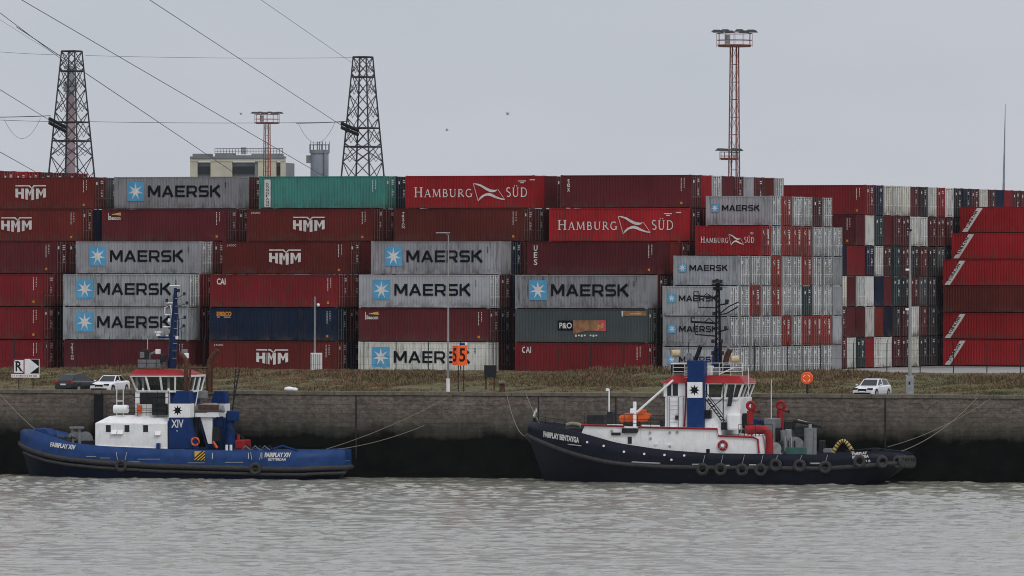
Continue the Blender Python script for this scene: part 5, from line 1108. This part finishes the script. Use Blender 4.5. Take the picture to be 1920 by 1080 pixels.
def floodmast(px,D,ytop,label,low=None):
    s=F/D; k=18.73/s*1.0; e=empty('flood_mast',(Wp(px,600,D).x,D,ZY),0,label,'light mast','floodlight masts'); H=Wp(px,ytop+26*s/18.7,D).z-ZY
    def cor(i,z): w=(.78-.34*z/H)/1.0; a=R(25+90*i); return Vector((w*math.cos(a)*1.05,w*math.sin(a)*1.05,z))
    for i in range(4): MB().cyl(cor(i,-.2),cor(i,H),.07,n=5).build('leg',M['mast_red'],e)
    n=18
    for q in range(n):
        z=H*q/n; z1=H*(q+1)/n
        st=MB()
        for i in range(4): st.cyl(cor(i,z1),cor(i+1,z1),.035,n=4); st.cyl(cor(i,z) if q%2 else cor(i+1,z),cor(i+1,z1) if q%2 else cor(i,z1),.022,n=4)
        st.build('lattice_bay',M['mast_red'] if q%6<3 else M['steel'],e)
    lad=MB(); 
    for x in(.12,.45): lad.cyl((x,-.5,0),(x,-.5,H),.03,n=4)
    lad.build('ladder',M['pylon'],e)
    def plat(z,r,nl,hh,cx=0):
        MB().cyl((cx,0,z),(cx,0,z+.22),r*.92,r,n=10).build('platform',M['mast_red'],e); rl=MB()
        for i in range(12):
            a=2*math.pi*i/12; rl.cyl((cx+r*math.cos(a),r*math.sin(a),z),(cx+r*math.cos(a),r*math.sin(a),z+hh),.03,n=4)
        for zz in(z+hh*.5,z+hh): rl.torus((cx,0,zz),(0,0,1),r,.03,16,4)
        rl.build('guard_rail',M['mast_red'],e)
        for i in range(nl):
            a=2*math.pi*(i+.3)/nl; x,y=cx+r*1.05*math.cos(a),r*1.05*math.sin(a)
            MB().add([(x-.55,y-.4,z+hh+.12),(x+.55,y-.4,z+hh+.12),(x+.55,y+.4,z+hh+.12),(x-.55,y+.4,z+hh+.12),(x-.3,y-.2,z+hh+.36),(x+.3,y-.2,z+hh+.36),(x+.3,y+.2,z+hh+.36),(x-.3,y+.2,z+hh+.36)],[(0,3,2,1),(4,5,6,7),(0,1,5,4),(1,2,6,5),(2,3,7,6),(3,0,4,7)]).build('floodlight',M['pylon'],e)
    plat(H,1.78,8,1.35); MB().box(-1.0,-.45,-.9,-.4,H+.3,H+1.2).build('control_box',M['steel'],e)
    if low: plat(Wp(px,low,D).z-ZY,.95,4,.8,-.5)
    return e
floodmast(1376,720,62,'tall red lattice floodlight mast with railed platform behind the stacks',300); floodmast(500,1030,214,'shorter looking floodlight mast in front of the cream building')
# works building
D=1120; s=F/D; P=Wp(445,600,D); e=empty('works_building',(P.x,D,ZY),R(-8),'cream industrial building with dark bays and grey parapet','building')
def bx(name,x0,x1,y0,y1,ya,yb,m): a=Wp(x0,y0,D);b=Wp(x1,y1,D); return MB().box(a.x-P.x,b.x-P.x,ya,yb,max(0,b.z-ZY),a.z-ZY).build(name,m,e)
bx('wall',362,528,304,700,.6,12,M['slate'])
for x0,x1 in((355,368),(394,434),(484,518),(527,535)): bx('pier',x0,x1,296,700,0,.62,M['cream'])
bx('pier',478,486,302,700,.2,.62,M['slate']); bx('beam',355,535,297.5,303,-.1,.6,M['cream'])
for x0,x1 in((369,393),(436,475),(519,527)): 
    w_=bx('window',x0,x1,312,326,.3,.58,M['glass'])
for x0,x1,y in((360,393,288),(403,437,287),(437,472,291),(472,528,288)): bx('parapet',x0,x1,y,298.5,-.15,2.5,M['slate'])
bx('parapet',355,535,293,297.4,-.2,1.5,M['slate'])
rl=MB()
for i in range(24):
    a=Wp(400+i*5.6,288,D); rl.cyl((a.x-P.x,1,a.z-ZY),(a.x-P.x,1,a.z-ZY+.8),.04,n=4)
for zz in(.4,.8): a=Wp(400,288,D);b=Wp(530,288,D); rl.cyl((a.x-P.x,1,a.z-ZY+zz),(b.x-P.x,1,b.z-ZY+zz),.04,n=4)
rl.build('roof_railing',M['pylon'],e); bx('roof_fan',450,458,276,289,1,2,M['steel']); 
# tank tower
D=1300; P=Wp(598.5,600,D); e=empty('process_column',(P.x,D,ZY),0,'blue-grey cylindrical process column with railed top','tower'); zt=Wp(598,281,D).z-ZY; rr=17*D/F
MB().cyl((0,0,-.2),(0,0,zt),rr,n=24).build('shell',M['tank'],e); MB().cyl((0,0,zt-.6),(0,0,zt),rr*1.12,n=24).build('top_platform',M['slate'],e); rl=MB()
for i in range(14): a=2*math.pi*i/14; rl.cyl((rr*1.1*math.cos(a),rr*1.1*math.sin(a),zt),(rr*1.1*math.cos(a),rr*1.1*math.sin(a),zt+1.0+.5*(i%3==0)),.06,n=4)
rl.torus((0,0,zt+.9),(0,0,1),rr*1.1,.05,18,4); rl.build('guard_rail',M['pylon'],e)
for x in(-.4,0,.5): MB().cyl((x,0,zt),(x,0,zt+1.5),.12,n=6).build('vent_pipe',M['tank'],e)
MB().box(-rr-.75,-rr+.1,-.5,.5,zt-2.4,zt-1.0).build('side_platform',M['slate'],e); MB().box(rr*.55,rr*.75,-rr-.2,-rr*.6,0,zt).build('ladder_cage',M['slate'],e)
# distant chimney and spire
D=1900; P=Wp(131,600,D); e=empty('chimney',(P.x,D,ZY),0,'hazy red and grey banded chimney behind the lattice pylon','chimney'); q=D/F; zt=Wp(131,124,D).z-ZY
zz=[0,Wp(131,305,D).z-ZY,Wp(131,215,D).z-ZY,Wp(131,175,D).z-ZY,zt]
for i,(a,b) in enumerate(zip(zz,zz[1:])): MB().cyl((0,0,a),(0,0,b),(11-i*1.2)*q,(9.8-i*1.0)*q,n=20).build('band',M['chimney'] if i in(0,2) else (M['chimneyg'] if i==3 else M['chimney']),e)
for y in(168,158): z=Wp(131,y,D).z-ZY; MB().cyl((0,0,z-.6),(0,0,z+.6),13*q,n=20).build('gallery',M['chimneyg'],e)
MB().cyl((0,0,zt-.8),(0,0,zt),12*q,n=20).build('rim',M['chimneyg'],e)
D=1600; a=Wp(1877,600,D); e=empty('spire_mast',(a.x,D,ZY),0,'thin tapering grey mast rising beyond the far stacks','mast'); zt=Wp(1885,195,D).z-ZY; dx=Wp(1885,195,D).x-a.x
MB().cyl((0,0,-.2),(dx*.55,0,zt*.55),.55,.35,n=10).build('lower_shaft',M['tank'],e); MB().cyl((dx*.55,0,zt*.55),(dx,0,zt),.30,.05,n=8).build('upper_shaft',M['tank'],e)
# gulls
for px,py,D,lb in((952,214,520,'small gull gliding high over the open sky'),(838,244,600,'tiny gull flying above the bright red container'),(452,214,640,'small gull flying beside the shorter floodlight mast')):
    e=empty('gull',Wp(px,py,D),R(random.uniform(-40,40)),lb,'bird','gulls over the yard'); e.scale=(.65,.65,.65)
    MB().ell((0,0,0),.22,.07,.07).build('body',M['steel'],e)
    for sg in(-1,1): MB().add([(.07,0,.03),(-.07,0,.03),(-.05,sg*.28,.20),(.05,sg*.28,.20),(-.09,sg*.58,.12)],[(0,1,2,3),(3,2,4)]).build('wing',M['slate'],e)
# ---------------------------------------------------------------- air between the quay and the works
hz_=MB().box(-2500,2500,-700,2600,-6,120).build('haze',None); hz_['kind']='stuff'
m=bpy.data.materials.new('haze_air'); m.use_nodes=True; t=m.node_tree; t.nodes.clear(); o=t.nodes.new('ShaderNodeOutputMaterial'); v=t.nodes.new('ShaderNodeVolumePrincipled')
v.inputs['Color'].default_value=(.80,.84,.90,1); v.inputs['Density'].default_value=.000018; t.links.new(v.outputs[0],o.inputs['Volume']); hz_.data.materials.clear(); hz_.data.materials.append(m)
